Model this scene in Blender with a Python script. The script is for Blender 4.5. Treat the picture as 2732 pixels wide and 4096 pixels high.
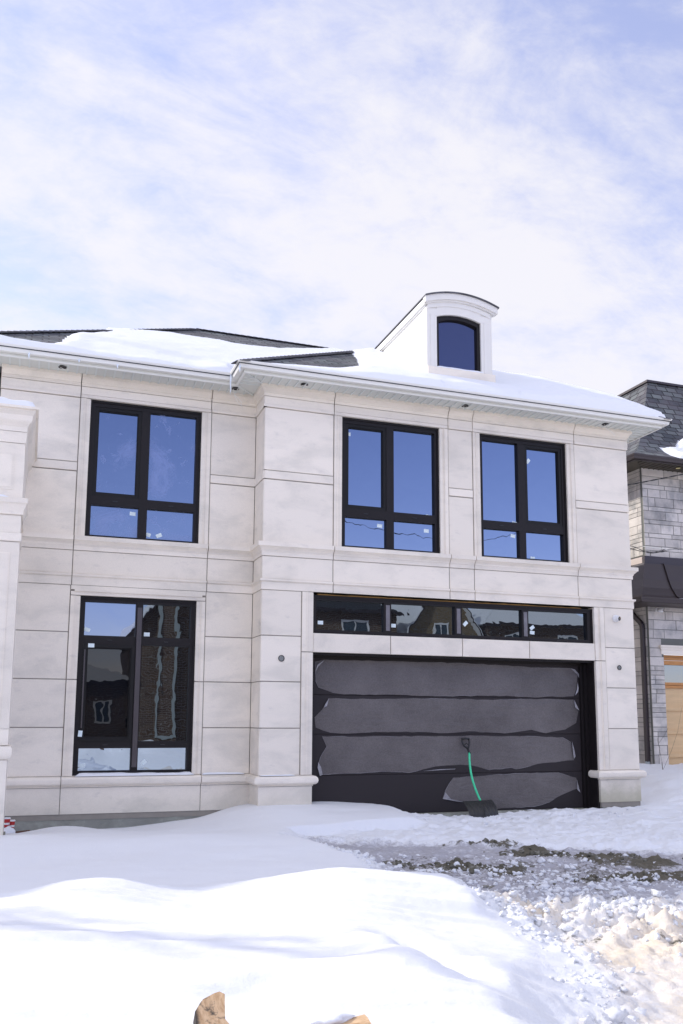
import bpy, math, random
import numpy as np
from mathutils import Vector, Matrix
R = math.radians
sc = bpy.context.scene
for o in list(bpy.data.objects):
    bpy.data.objects.remove(o)
random.seed(7)
EYE = 1.6
# ------------------------------------------------------------ camera
cam = bpy.data.cameras.new('camera')
camo = bpy.data.objects.new('camera', cam)
sc.collection.objects.link(camo)
YAW, PIT, ROL = R(19.179), R(8.404), R(0.292)
fwd = Vector((math.sin(YAW)*math.cos(PIT), math.cos(YAW)*math.cos(PIT), math.sin(PIT)))
rt0 = Vector((math.cos(YAW), -math.sin(YAW), 0))
up0 = rt0.cross(fwd)
rt = rt0*math.cos(ROL) + up0*math.sin(ROL)
upv = -rt0*math.sin(ROL) + up0*math.cos(ROL)
M = Matrix((rt, upv, -fwd)).transposed().to_4x4()
M.translation = Vector((0, -12.54, EYE))
camo.matrix_world = M
cam.sensor_fit = 'VERTICAL'
cam.sensor_height = 36
cam.lens = 3561.75/4096*36
cam.shift_y = 299.3/4096
cam.clip_end = 3000
sc.camera = camo
# ------------------------------------------------------------ sky and sun
SUN = Vector((-1.3, 0.93, 1.0)).normalized()
sel = math.asin(SUN.z)
srot = math.atan2(SUN.x, SUN.y)
w = bpy.data.worlds.new("World")
sc.world = w
w.use_nodes = True
nt = w.node_tree
for n in list(nt.nodes):
    nt.nodes.remove(n)
def N(t, tree=None, **kw):
    n = (tree or nt).nodes.new(t)
    for k, v in kw.items():
        setattr(n, k, v)
    return n
def mth(tree, op, a, b=None, c=None, clamp=False):
    n = tree.nodes.new('ShaderNodeMath'); n.operation = op; n.use_clamp = clamp
    for i, v in enumerate((a, b, c)):
        if v is None: continue
        if isinstance(v, (int, float)): n.inputs[i].default_value = v
        else: tree.links.new(v, n.inputs[i])
    return n.outputs[0]
def mixc(tree, f, a, b, typ='MIX'):
    n = tree.nodes.new('ShaderNodeMix'); n.data_type = 'RGBA'; n.blend_type = typ
    for s, v in ((n.inputs[0], f), (n.inputs[6], a), (n.inputs[7], b)):
        if isinstance(v, (int, float)): s.default_value = v
        elif isinstance(v, (tuple, list)): s.default_value = (*v, 1) if len(v) == 3 else v
        else: tree.links.new(v, s)
    return n.outputs[2]
def noise(tree, vec, scale, detail=4, rough=.5, dist=0.0):
    n = tree.nodes.new('ShaderNodeTexNoise')
    n.inputs['Scale'].default_value = scale; n.inputs['Detail'].default_value = detail
    n.inputs['Roughness'].default_value = rough; n.inputs['Distortion'].default_value = dist
    if vec is not None: tree.links.new(vec, n.inputs['Vector'])
    return n.outputs['Fac']
def ramp(tree, f, a, b, smooth=True):
    n = tree.nodes.new('ShaderNodeMapRange'); n.clamp = True
    n.interpolation_type = 'SMOOTHSTEP' if smooth else 'LINEAR'
    tree.links.new(f, n.inputs[0]); n.inputs[1].default_value = a; n.inputs[2].default_value = b
    return n.outputs[0]
SKY_STR = 0.13
sky = N('ShaderNodeTexSky'); sky.sky_type = 'NISHITA'; sky.sun_disc = False
sky.sun_elevation = sel; sky.sun_rotation = srot
sky.air_density = 1.0; sky.dust_density = 0.4; sky.ozone_density = 2.5
tc = N('ShaderNodeTexCoord')
sep = N('ShaderNodeSeparateXYZ'); nt.links.new(tc.outputs['Generated'], sep.inputs[0])
zz = mth(nt, 'ADD', mth(nt, 'MAXIMUM', sep.outputs[2], 0.0), 0.34)
cx = mth(nt, 'DIVIDE', sep.outputs[0], zz); cy = mth(nt, 'DIVIDE', sep.outputs[1], zz)
cmb = N('ShaderNodeCombineXYZ'); nt.links.new(cx, cmb.inputs[0]); nt.links.new(cy, cmb.inputs[1])
mp = N('ShaderNodeMapping'); nt.links.new(cmb.outputs[0], mp.inputs[0])
mp.inputs['Rotation'].default_value = (0, 0, R(38)); mp.inputs['Scale'].default_value = (1.0, 1.55, 1)
mp.inputs['Location'].default_value = (1.7, 0.6, 0.3)
n1 = noise(nt, mp.outputs[0], 1.15, 3, .5, .3)
n2 = noise(nt, mp.outputs[0], 4.2, 8, .62, .5)
n3 = noise(nt, mp.outputs[0], 16, 8, .65, .3)
dens = mth(nt, 'ADD', mth(nt, 'MULTIPLY', n1, .62), mth(nt, 'ADD', mth(nt, 'MULTIPLY', n2, .50), mth(nt, 'MULTIPLY', n3, .26)))
# thin cloud cover in the north, clear low south; unseen high cloud added as fill
south = mth(nt, 'MAXIMUM', ramp(nt, sep.outputs[1], -0.55, 0.25), ramp(nt, sep.outputs[2], .38, .62))
cov = mth(nt, 'ADD', dens, mth(nt, 'MULTIPLY', mth(nt, 'SUBTRACT', south, 1.0), 0.55))
highgap = mth(nt, 'MULTIPLY', mth(nt, 'MULTIPLY', ramp(nt, sep.outputs[2], .45, .72), ramp(nt, sep.outputs[0], .05, .45)), .08)
cf = ramp(nt, mth(nt, 'SUBTRACT', cov, highgap), 0.49, 0.80)
skyc = mixc(nt, 1.0, sky.outputs[0], (1.42, 1.12, 1.26), 'MULTIPLY')
cloud = (3.95, 3.88, 4.05)
# unseen southern clouds are brightened to add fill light in the shade
south_fill = mth(nt, 'ADD', 1.0, mth(nt, 'MULTIPLY', mth(nt, 'SUBTRACT', 1.0, ramp(nt, sep.outputs[1], -.45, .15)), .75))
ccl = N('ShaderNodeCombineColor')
for i in range(3): nt.links.new(mth(nt, 'MULTIPLY', south_fill, cloud[i]), ccl.inputs[i])
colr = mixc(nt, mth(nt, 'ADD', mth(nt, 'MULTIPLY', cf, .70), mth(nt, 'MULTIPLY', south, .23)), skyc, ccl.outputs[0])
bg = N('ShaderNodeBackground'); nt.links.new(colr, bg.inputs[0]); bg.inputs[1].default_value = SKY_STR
wo = N('ShaderNodeOutputWorld'); nt.links.new(bg.outputs[0], wo.inputs[0])
sl = bpy.data.lights.new('sun', 'SUN'); sl.energy = 2.0; sl.angle = R(0.6); sl.color = (1, .95, .87)
so = bpy.data.objects.new('sun', sl); sc.collection.objects.link(so)
so.rotation_euler = SUN.to_track_quat('Z', 'Y').to_euler(); so.location = (-20, 15, 30)
sc.view_settings.view_transform = 'Standard'; sc.view_settings.look = 'None'
sc.view_settings.exposure = 0.9; sc.view_settings.gamma = 1
sc.cycles.max_bounces = 8

# ------------------------------------------------------------ helpers
class MB:
    def __init__(s): s.v = []; s.f = []; s.m = []; s.uv = {}
    def add(s, vs, fs, mi=0):
        b = len(s.v); s.v += [tuple(p) for p in vs]
        for f in fs: s.f.append(tuple(i+b for i in f)); s.m.append(mi)
        return b
    def box(s, x0, x1, y0, y1, z0, z1, mi=0, bev=0):
        if bev:
            b = bev   # chamfer the front (low y) edges only
            vs = [(x0, y1, z0), (x1, y1, z0), (x1, y1, z1), (x0, y1, z1), (x0, y0+b, z0), (x1, y0+b, z0), (x1, y0+b, z1), (x0, y0+b, z1),
                  (x0+b, y0, z0+b), (x1-b, y0, z0+b), (x1-b, y0, z1-b), (x0+b, y0, z1-b)]
            fs = [(0, 3, 2, 1), (0, 1, 5, 4), (1, 2, 6, 5), (2, 3, 7, 6), (3, 0, 4, 7), (4, 5, 9, 8), (5, 6, 10, 9), (6, 7, 11, 10), (7, 4, 8, 11), (8, 9, 10, 11)]
            s.add(vs, fs, mi); return
        vs = [(x0, y0, z0), (x1, y0, z0), (x1, y1, z0), (x0, y1, z0), (x0, y0, z1), (x1, y0, z1), (x1, y1, z1), (x0, y1, z1)]
        s.add(vs, [(0, 3, 2, 1), (4, 5, 6, 7), (0, 1, 5, 4), (1, 2, 6, 5), (2, 3, 7, 6), (3, 0, 4, 7)], mi)
    def sweep(s, prof, path, mi=0, caps=True):
        """closed profile of (offset, z) swept along a plan path, offset to the right of travel"""
        n = len(path); dirs = []
        for i in range(n-1):
            d = Vector((path[i+1][0]-path[i][0], path[i+1][1]-path[i][1])); d.normalize(); dirs.append(d)
        rings = []
        for i in range(n):
            if i == 0: d = dirs[0]; m = Vector((d.y, -d.x))
            elif i == n-1: d = dirs[-1]; m = Vector((d.y, -d.x))
            else:
                a = Vector((dirs[i-1].y, -dirs[i-1].x)); b = Vector((dirs[i].y, -dirs[i].x)); m = (a+b)/(1+a.dot(b))
            rings.append([(path[i][0]+m.x*o, path[i][1]+m.y*o, z) for o, z in prof])
        k = len(prof); b = len(s.v)
        for r_ in rings: s.v += r_
        for i in range(n-1):
            for j in range(k):
                j2 = (j+1) % k
                s.f.append((b+i*k+j, b+i*k+j2, b+(i+1)*k+j2, b+(i+1)*k+j)); s.m.append(mi)
        if caps:
            s.f.append(tuple(b+j for j in reversed(range(k)))); s.m.append(mi)
            s.f.append(tuple(b+(n-1)*k+j for j in range(k))); s.m.append(mi)
    def tube(s, pts, rad, seg=8, mi=0):
        pts = [Vector(p) for p in pts]; n = len(pts); b = len(s.v)
        rads = rad if isinstance(rad, (list, tuple)) else [rad]*n
        ref = None
        for i, p in enumerate(pts):
            d = (pts[min(i+1, n-1)]-pts[max(i-1, 0)]).normalized()
            if ref is None: ref = Vector((0, 0, 1)) if abs(d.z) < .9 else Vector((1, 0, 0))
            a = d.cross(ref).normalized(); c = a.cross(d).normalized(); ref = c
            for k in range(seg):
                t = 2*math.pi*k/seg
                s.v.append(tuple(p+(a*math.cos(t)+c*math.sin(t))*rads[i]))
        for i in range(n-1):
            for k in range(seg):
                k2 = (k+1) % seg
                s.f.append((b+i*seg+k, b+i*seg+k2, b+(i+1)*seg+k2, b+(i+1)*seg+k)); s.m.append(mi)
        s.f.append(tuple(b+k for k in reversed(range(seg)))); s.m.append(mi)
        s.f.append(tuple(b+(n-1)*seg+k for k in range(seg))); s.m.append(mi)
    def lathe(s, prof, c, axis='z', seg=20, mi=0):
        """profile of (radius, height) around an axis"""
        b = len(s.v); c = Vector(c)
        for r_, h in prof:
            for k in range(seg):
                t = 2*math.pi*k/seg; u, v = r_*math.cos(t), r_*math.sin(t)
                if axis == 'z': q = Vector((u, v, h))
                elif axis == 'y': q = Vector((u, h, v))
                else: q = Vector((h, u, v))
                s.v.append(tuple(c+q))
        for i in range(len(prof)-1):
            for k in range(seg):
                k2 = (k+1) % seg
                s.f.append((b+i*seg+k, b+i*seg+k2, b+(i+1)*seg+k2, b+(i+1)*seg+k)); s.m.append(mi)
        s.f.append(tuple(b+k for k in reversed(range(seg)))); s.m.append(mi)
        s.f.append(tuple(b+(len(prof)-1)*seg+k for k in range(seg))); s.m.append(mi)
    def prism(s, pts, y0, y1, mi=0):
        """polygon of (x, z) extruded from y0 to y1"""
        n = len(pts)
        vs = [(x, y0, z) for x, z in pts]+[(x, y1, z) for x, z in pts]
        fs = [tuple(range(n)), tuple(reversed(range(n, 2*n)))]+[(i, i+n, (i+1) % n+n, (i+1) % n) for i in range(n)]
        s.add(vs, fs, mi)
    def build(s, name, mats, parent=None, smooth=False, rec=True):
        me = bpy.data.meshes.new(name); me.from_pydata(s.v, [], s.f)
        if not isinstance(mats, (list, tuple)): mats = [mats]
        for m in mats: me.materials.append(m)
        if len(mats) > 1: me.polygons.foreach_set('material_index', s.m)
        if smooth: me.polygons.foreach_set('use_smooth', [True]*len(me.polygons))
        if rec:
            import bmesh
            bm = bmesh.new(); bm.from_mesh(me); bmesh.ops.recalc_face_normals(bm, faces=bm.faces); bm.to_mesh(me); bm.free()
        me.update()
        o = bpy.data.objects.new(name, me); sc.collection.objects.link(o)
        if parent: o.parent = parent; o.matrix_parent_inverse = Matrix.Translation(parent.location).inverted() if False else Matrix.Identity(4)
        return o
def tag(o, label=None, cat=None, group=None, kind=None):
    if label: o['label'] = label
    if cat: o['category'] = cat
    if group: o['group'] = group
    if kind: o['kind'] = kind
    return o
def empty(name, label, cat, loc=(0, 0, 0), group=None):
    o = bpy.data.objects.new(name, None); sc.collection.objects.link(o); o.location = loc
    o.empty_display_size = .2
    return tag(o, label, cat, group)
def rebase(root, loc):
    """move a thing's empty to its base without moving the parts"""
    root.location = loc
    for c in root.children: c.location = Vector(c.location)-Vector(loc)
def smooth_by_angle(o, ang=35):
    me = o.data; me.polygons.foreach_set('use_smooth', [True]*len(me.polygons))
    try: me.set_sharp_from_angle(angle=R(ang))
    except Exception: pass

# ------------------------------------------------------------ materials
def mat(name, col, rough=.6, metal=0, spec=.5, var=0, vscale=3, bump=0, bscale=40, island=0, col2=None, c2scale=2, c2a=.45, c2b=.7, stretch=None, coat=0):
    m = bpy.data.materials.new(name); m.use_nodes = True; t = m.node_tree
    p = t.nodes['Principled BSDF']
    p.inputs['Roughness'].default_value = rough; p.inputs['Metallic'].default_value = metal
    p.inputs['Specular IOR Level'].default_value = spec; p.inputs['Coat Weight'].default_value = coat
    tcn = t.nodes.new('ShaderNodeTexCoord'); vec = tcn.outputs['Object']
    if stretch:
        mpn = t.nodes.new('ShaderNodeMapping'); mpn.inputs['Scale'].default_value = stretch; t.links.new(vec, mpn.inputs[0]); vec = mpn.outputs[0]
    c = None
    if col2 is not None:
        c = mixc(t, ramp(t, noise(t, vec, c2scale, 6, .6), c2a, c2b), tuple(col), tuple(col2))
    if var:
        f = noise(t, vec, vscale, 7, .6)
        k = mth(t, 'ADD', mth(t, 'MULTIPLY', mth(t, 'SUBTRACT', f, .5), var*2), 1.0)
        cc = t.nodes.new('ShaderNodeCombineColor')
        for i in range(3): t.links.new(k, cc.inputs[i])
        c = mixc(t, 1.0, c if c is not None else tuple(col), cc.outputs[0], 'MULTIPLY')
    if island:
        g = t.nodes.new('ShaderNodeNewGeometry')
        k = mth(t, 'ADD', mth(t, 'MULTIPLY', mth(t, 'SUBTRACT', g.outputs['Random Per Island'], .5), island*2), 1.0)
        cc = t.nodes.new('ShaderNodeCombineColor')
        for i in range(3): t.links.new(k, cc.inputs[i])
        c = mixc(t, 1.0, c if c is not None else tuple(col), cc.outputs[0], 'MULTIPLY')
    if c is None: p.inputs['Base Color'].default_value = (*col, 1)
    else: t.links.new(c, p.inputs['Base Color'])
    if bump:
        b = t.nodes.new('ShaderNodeBump'); b.inputs['Strength'].default_value = bump; b.inputs['Distance'].default_value = .01
        t.links.new(noise(t, vec, bscale, 6, .65), b.inputs['Height']); t.links.new(b.outputs[0], p.inputs['Normal'])
    return m
def stone_mat():
    m = bpy.data.materials.new('cast limestone'); m.use_nodes = True; t = m.node_tree; p = t.nodes['Principled BSDF']
    p.inputs['Roughness'].default_value = .85; p.inputs['Specular IOR Level'].default_value = .25
    tcn = t.nodes.new('ShaderNodeTexCoord'); v = tcn.outputs['Object']
    g = t.nodes.new('ShaderNodeNewGeometry')
    isl = g.outputs['Random Per Island']
    mpn = t.nodes.new('ShaderNodeMapping'); t.links.new(v, mpn.inputs[0]); mpn.inputs['Scale'].default_value = (.8, .8, 1.7)
    a = ramp(t, noise(t, mpn.outputs[0], 1.5, 5, .6, .4), .42, .72)
    c = mixc(t, mth(t, 'MULTIPLY', a, .75), (.835, .765, .665), (.65, .605, .53))
    b2 = ramp(t, noise(t, mpn.outputs[0], 5.5, 6, .65), .55, .8)
    c = mixc(t, mth(t, 'MULTIPLY', b2, .5), c, (.56, .52, .475))
    fine = noise(t, v, 90, 3, .7)
    k = mth(t, 'ADD', mth(t, 'MULTIPLY', mth(t, 'SUBTRACT', fine, .5), .22), mth(t, 'ADD', mth(t, 'MULTIPLY', isl, .11), .93))
    cc = t.nodes.new('ShaderNodeCombineColor')
    for i in range(3): t.links.new(k, cc.inputs[i])
    c = mixc(t, 1.0, c, cc.outputs[0], 'MULTIPLY')
    # damp algae and salt stain that creeps up from the plinth's foot
    sp = t.nodes.new('ShaderNodeSeparateXYZ'); t.links.new(v, sp.inputs[0])
    hz = mth(t, 'ADD', sp.outputs[2], mth(t, 'MULTIPLY', noise(t, v, 4, 6, .7), .5))
    st = mth(t, 'SUBTRACT', 1.0, ramp(t, hz, .5, .95))
    right = ramp(t, sp.outputs[0], 2.2, 9.2)
    c = mixc(t, mth(t, 'MULTIPLY', st, mth(t, 'ADD', mth(t, 'MULTIPLY', right, .45), .2)), c, (.30, .29, .185))
    t.links.new(c, p.inputs['Base Color'])
    b = t.nodes.new('ShaderNodeBump'); b.inputs['Strength'].default_value = .25; b.inputs['Distance'].default_value = .004
    t.links.new(noise(t, v, 60, 5, .7), b.inputs['Height']); t.links.new(b.outputs[0], p.inputs['Normal'])
    return m
STONE = stone_mat()
MORTAR = mat('mortar joint', (.27, .245, .21), .95, var=.2, vscale=6)
CONC = mat('rough concrete', (.25, .25, .22), .95, var=.3, vscale=2.5, bump=.5, bscale=25, col2=(.36, .37, .31), c2scale=3)
FRAME = mat('dark bronze frame', (.0125, .0100, .0105), .5, spec=.25)
SASH = mat('dark sash', (.009, .008, .008), .5, spec=.25)
PLASTIC_CAP = mat('film covered mullion cap', (.06, .05, .055), .3, var=.4, vscale=8, stretch=(1, 1, .3))
WHITE_AL = mat('white aluminium', (.80, .79, .74), .38, spec=.5)
SOFFIT = mat('vented soffit vinyl', (.66, .67, .62), .6)
SOFFIT_RIB = mat('soffit rib', (.70, .73, .70), .5)
BLACK = mat('black plastic', (.012, .012, .013), .4)
SIDING = mat('white board siding', (.82, .81, .77), .55)
DOORM = mat('brown door steel', (.026, .021, .023), .62, spec=.3, bump=.15, bscale=260)
FOAM = mat('orange foam', (.26, .14, .035), .9, var=.4, vscale=20)
STICKER = mat('pale sticker', (.72, .82, .84), .7)
CUPRED = mat('red paper cup', (.45, .02, .02), .5)
CUPWHITE = mat('white cup plastic', (.75, .75, .75), .35)
def film_mat():
    m = bpy.data.materials.new('peeling protective film'); m.use_nodes = True; t = m.node_tree; p = t.nodes['Principled BSDF']
    v = t.nodes.new('ShaderNodeTexCoord').outputs['Object']
    f = noise(t, v, 60, 4, .85); f2 = noise(t, v, 1.4, 4, .6)
    k = mth(t, 'ADD', mth(t, 'MULTIPLY', f, .55), mth(t, 'MULTIPLY', f2, .45))
    c = mixc(t, ramp(t, k, .3, .7, False), (.065, .057, .056), (.18, .163, .162))
    t.links.new(c, p.inputs['Base Color']); p.inputs['Roughness'].default_value = .42; p.inputs['Specular IOR Level'].default_value = .35
    b = t.nodes.new('ShaderNodeBump'); b.inputs['Strength'].default_value = .8; b.inputs['Distance'].default_value = .02
    mpn = t.nodes.new('ShaderNodeMapping'); mpn.inputs['Scale'].default_value = (.5, 1, 1.6); t.links.new(v, mpn.inputs[0])
    t.links.new(noise(t, mpn.outputs[0], 4, 5, .6, 1.0), b.inputs['Height']); t.links.new(b.outputs[0], p.inputs['Normal'])
    return m
FILM = film_mat()
PEEL = mat('curled clear film', (.32, .31, .33), .25, var=.5, vscale=30)
def glass_mat(name, dark=(.006, .008, .012), tint=(.32, .375, .50), refl=.60, smear=0, wav=.0):
    m = bpy.data.materials.new(name); m.use_nodes = True; t = m.node_tree
    p = t.nodes['Principled BSDF']; out = t.nodes['Material Output']
    v = t.nodes.new('ShaderNodeTexCoord').outputs['Object']
    p.inputs['Base Color'].default_value = (*dark, 1); p.inputs['Roughness'].default_value = .3; p.inputs['Specular IOR Level'].default_value = 0
    g = t.nodes.new('ShaderNodeBsdfGlossy'); g.inputs['Color'].default_value = (*tint, 1); g.inputs['Roughness'].default_value = .004
    b = t.nodes.new('ShaderNodeBump'); b.inputs['Strength'].default_value = 1; b.inputs['Distance'].default_value = wav
    t.links.new(noise(t, v, 2.2, 2, .5, .6), b.inputs['Height'])
    if wav: t.links.new(b.outputs[0], g.inputs['Normal'])
    mx = t.nodes.new('ShaderNodeMixShader'); mx.inputs[0].default_value = refl
    t.links.new(p.outputs[0], mx.inputs[1]); t.links.new(g.outputs[0], mx.inputs[2])
    last = mx.outputs[0]
    if smear:
        sm = mth(t, 'MAXIMUM', ramp(t, noise(t, v, 1.6, 5, .6, .9), .50, .72), mth(t, 'MULTIPLY', ramp(t, noise(t, v, 5, 6, .6, 1.4), .60, .66), .6))
        d = t.nodes.new('ShaderNodeBsdfDiffuse'); d.inputs['Color'].default_value = (.26, .33, .58, 1)
        m2 = t.nodes.new('ShaderNodeMixShader'); t.links.new(mth(t, 'MULTIPLY', sm, smear), m2.inputs[0])
        t.links.new(last, m2.inputs[1]); t.links.new(d.outputs[0], m2.inputs[2]); last = m2.outputs[0]
    t.links.new(last, out.inputs[0])
    return m
GLASS = glass_mat('coated window glass', wav=.0012)
GLASS_SMEAR = glass_mat('smeared window glass', smear=.6, wav=.0012)
GLASS_LOW = glass_mat('ground floor glass', tint=(.30, .35, .40), refl=.50, wav=.0009)
GLASS_BOT = glass_mat('clear bottom glass', tint=(.46, .55, .68), refl=.6, wav=.002)
SCREEN = glass_mat('insect screened glass', tint=(.16, .17, .18), refl=.25, wav=.0009)
GLASS_DORMER = glass_mat('dormer glass', dark=(.02, .02, .03), tint=(.20, .21, .31), refl=.48)

def snow_mat(name='snow', dirt=False):
    m = bpy.data.materials.new(name); m.use_nodes = True; t = m.node_tree; p = t.nodes['Principled BSDF']
    v = t.nodes.new('ShaderNodeTexCoord').outputs['Object']
    p.inputs['Roughness'].default_value = .75; p.inputs['Specular IOR Level'].default_value = .25
    base = (.79, .80, .825)
    p.inputs['Base Color'].default_value = (*base, 1)
    if dirt:
        at = t.nodes.new('ShaderNodeAttribute'); at.attribute_name = 'wear'
        s = t.nodes.new('ShaderNodeSeparateColor'); t.links.new(at.outputs['Color'], s.inputs[0])
        nz = noise(t, v, 22, 6, .75); nz2 = noise(t, v, 5, 8, .75, .5)
        ice = ramp(t, mth(t, 'ADD', mth(t, 'MULTIPLY', s.outputs[1], .62), mth(t, 'MULTIPLY', mth(t, 'ADD', nz, nz2), .95)), 1.12, 1.62)
        c = mixc(t, ice, base, (.40, .39, .42))
        tan = ramp(t, mth(t, 'ADD', mth(t, 'MULTIPLY', s.outputs[2], .55), mth(t, 'MULTIPLY', nz2, .6)), .55, 1.0)
        c = mixc(t, mth(t, 'MULTIPLY', tan, .9), c, (.72, .595, .43))
        grit = ramp(t, noise(t, v, 60, 4, .8), .60, .72)
        c = mixc(t, mth(t, 'MULTIPLY', grit, mth(t, 'MULTIPLY', s.outputs[1], .75)), c, (.12, .11, .09))
        dr = ramp(t, mth(t, 'ADD', s.outputs[0], mth(t, 'MULTIPLY', mth(t, 'SUBTRACT', nz, .5), 1.2)), .32, .62)
        dc = mixc(t, nz2, (.04, .036, .024), (.19, .17, .13))
        c = mixc(t, dr, c, dc)
        t.links.new(c, p.inputs['Base Color'])
    b = t.nodes.new('ShaderNodeBump'); b.inputs['Strength'].default_value = .7 if dirt else .35; b.inputs['Distance'].default_value = .014 if dirt else .012
    t.links.new(noise(t, v, 45, 6, .7), b.inputs['Height']); t.links.new(b.outputs[0], p.inputs['Normal'])
    return m
SNOW = snow_mat('fresh snow')
DRIVE = snow_mat('packed driveway snow', True)
def shingle_mat():
    m = bpy.data.materials.new('asphalt shingles'); m.use_nodes = True; t = m.node_tree; p = t.nodes['Principled BSDF']
    tcn = t.nodes.new('ShaderNodeTexCoord'); uv = tcn.outputs['UV']
    def brick(sw, off, mort):
        b = t.nodes.new('ShaderNodeTexBrick'); b.offset = .37; b.squash = 1
        t.links.new(uv, b.inputs['Vector']); b.inputs['Scale'].default_value = 1
        b.inputs['Brick Width'].default_value = sw; b.inputs['Row Height'].default_value = .145
        b.inputs['Mortar Size'].default_value = mort; b.inputs['Mortar Smooth'].default_value = .1
        b.inputs['Color1'].default_value = (.045, .052, .062, 1); b.inputs['Color2'].default_value = (.16, .175, .175, 1)
        b.inputs['Mortar'].default_value = (.012, .012, .014, 1); b.inputs['Bias'].default_value = -.1
        return b
    b = brick(.24, .37, .013)
    c = mixc(t, ramp(t, noise(t, uv, 2.2, 5, .6), .4, .65), b.outputs['Color'], (.10, .085, .10), 'MIX')
    c = mixc(t, .55, b.outputs['Color'], c)
    g = noise(t, uv, 120, 3, .8)
    k = mth(t, 'ADD', mth(t, 'MULTIPLY', g, .9), .55)
    cc = t.nodes.new('ShaderNodeCombineColor')
    for i in range(3): t.links.new(k, cc.inputs[i])
    c = mixc(t, 1.0, c, cc.outputs[0], 'MULTIPLY')
    t.links.new(c, p.inputs['Base Color']); p.inputs['Roughness'].default_value = .9
    s = t.nodes.new('ShaderNodeSeparateXYZ'); t.links.new(uv, s.inputs[0])
    saw = mth(t, 'FRACT', mth(t, 'DIVIDE', s.outputs[1], .145))
    hgt = mth(t, 'ADD', mth(t, 'SUBTRACT', 1.0, saw), mth(t, 'MULTIPLY', b.outputs['Fac'], -.7))
    bp = t.nodes.new('ShaderNodeBump'); bp.inputs['Strength'].default_value = .9; bp.inputs['Distance'].default_value = .012
    t.links.new(hgt, bp.inputs['Height']); t.links.new(bp.outputs[0], p.inputs['Normal'])
    return m
SHINGLE = shingle_mat()
CAPM = mat('shingle ridge cap', (.085, .085, .10), .9, island=.35, bump=.4, bscale=120)

# ------------------------------------------------------------ numpy noise
def vnoise(x, y, seed=0):
    xi = np.floor(x).astype(np.int64); yi = np.floor(y).astype(np.int64); xf = x-xi; yf = y-yi
    def h(a, b):
        n = (a*374761393 + b*668265263 + seed*982451653) & 0x7fffffff
        n = ((n ^ (n >> 13))*1274126177) & 0x7fffffff
        n = n ^ (n >> 16)
        return (n & 0xffff)/65535.0
    u = xf*xf*xf*(xf*(xf*6-15)+10); v = yf*yf*yf*(yf*(yf*6-15)+10)
    return (h(xi, yi)*(1-u)+h(xi+1, yi)*u)*(1-v)+(h(xi, yi+1)*(1-u)+h(xi+1, yi+1)*u)*v
def fbm(x, y, oct=5, seed=0, gain=.5):
    s = np.zeros_like(x, dtype=float); a = 1; tot = 0
    for i in range(oct):
        s += a*vnoise(x*2**i+i*17.3, y*2**i-i*9.1, seed+i); tot += a; a *= gain
    return s/tot-.5
def worley(x, y, seed=0):
    xi = np.floor(x).astype(np.int64); yi = np.floor(y).astype(np.int64); best = np.full(x.shape, 9.0); bid = np.zeros(x.shape)
    for dx in (-1, 0, 1):
        for dy in (-1, 0, 1):
            a = xi+dx; b = yi+dy
            def h(k):
                n = (a*73856093 ^ b*19349663 ^ (seed+k)*83492791) & 0x7fffffff
                n = ((n ^ (n >> 13))*1274126177) & 0x7fffffff
                return ((n ^ (n >> 16)) & 0xffff)/65535.0
            px = a+h(1); py = b+h(2); d = np.hypot(x-px, y-py); m = d < best
            best = np.where(m, d, best); bid = np.where(m, h(3), bid)
    return best, bid
def sst(x, a, b):
    t = np.clip((x-a)/(b-a), 0, 1); return t*t*(3-2*t)
def gs(X, Y, x, y, sx, sy=None, rot=0):
    sy = sy or sx; c, s = math.cos(R(rot)), math.sin(R(rot))
    u = (X-x)*c+(Y-y)*s; v = -(X-x)*s+(Y-y)*c
    return np.exp(-(u/sx)**2-(v/sy)**2)

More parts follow.
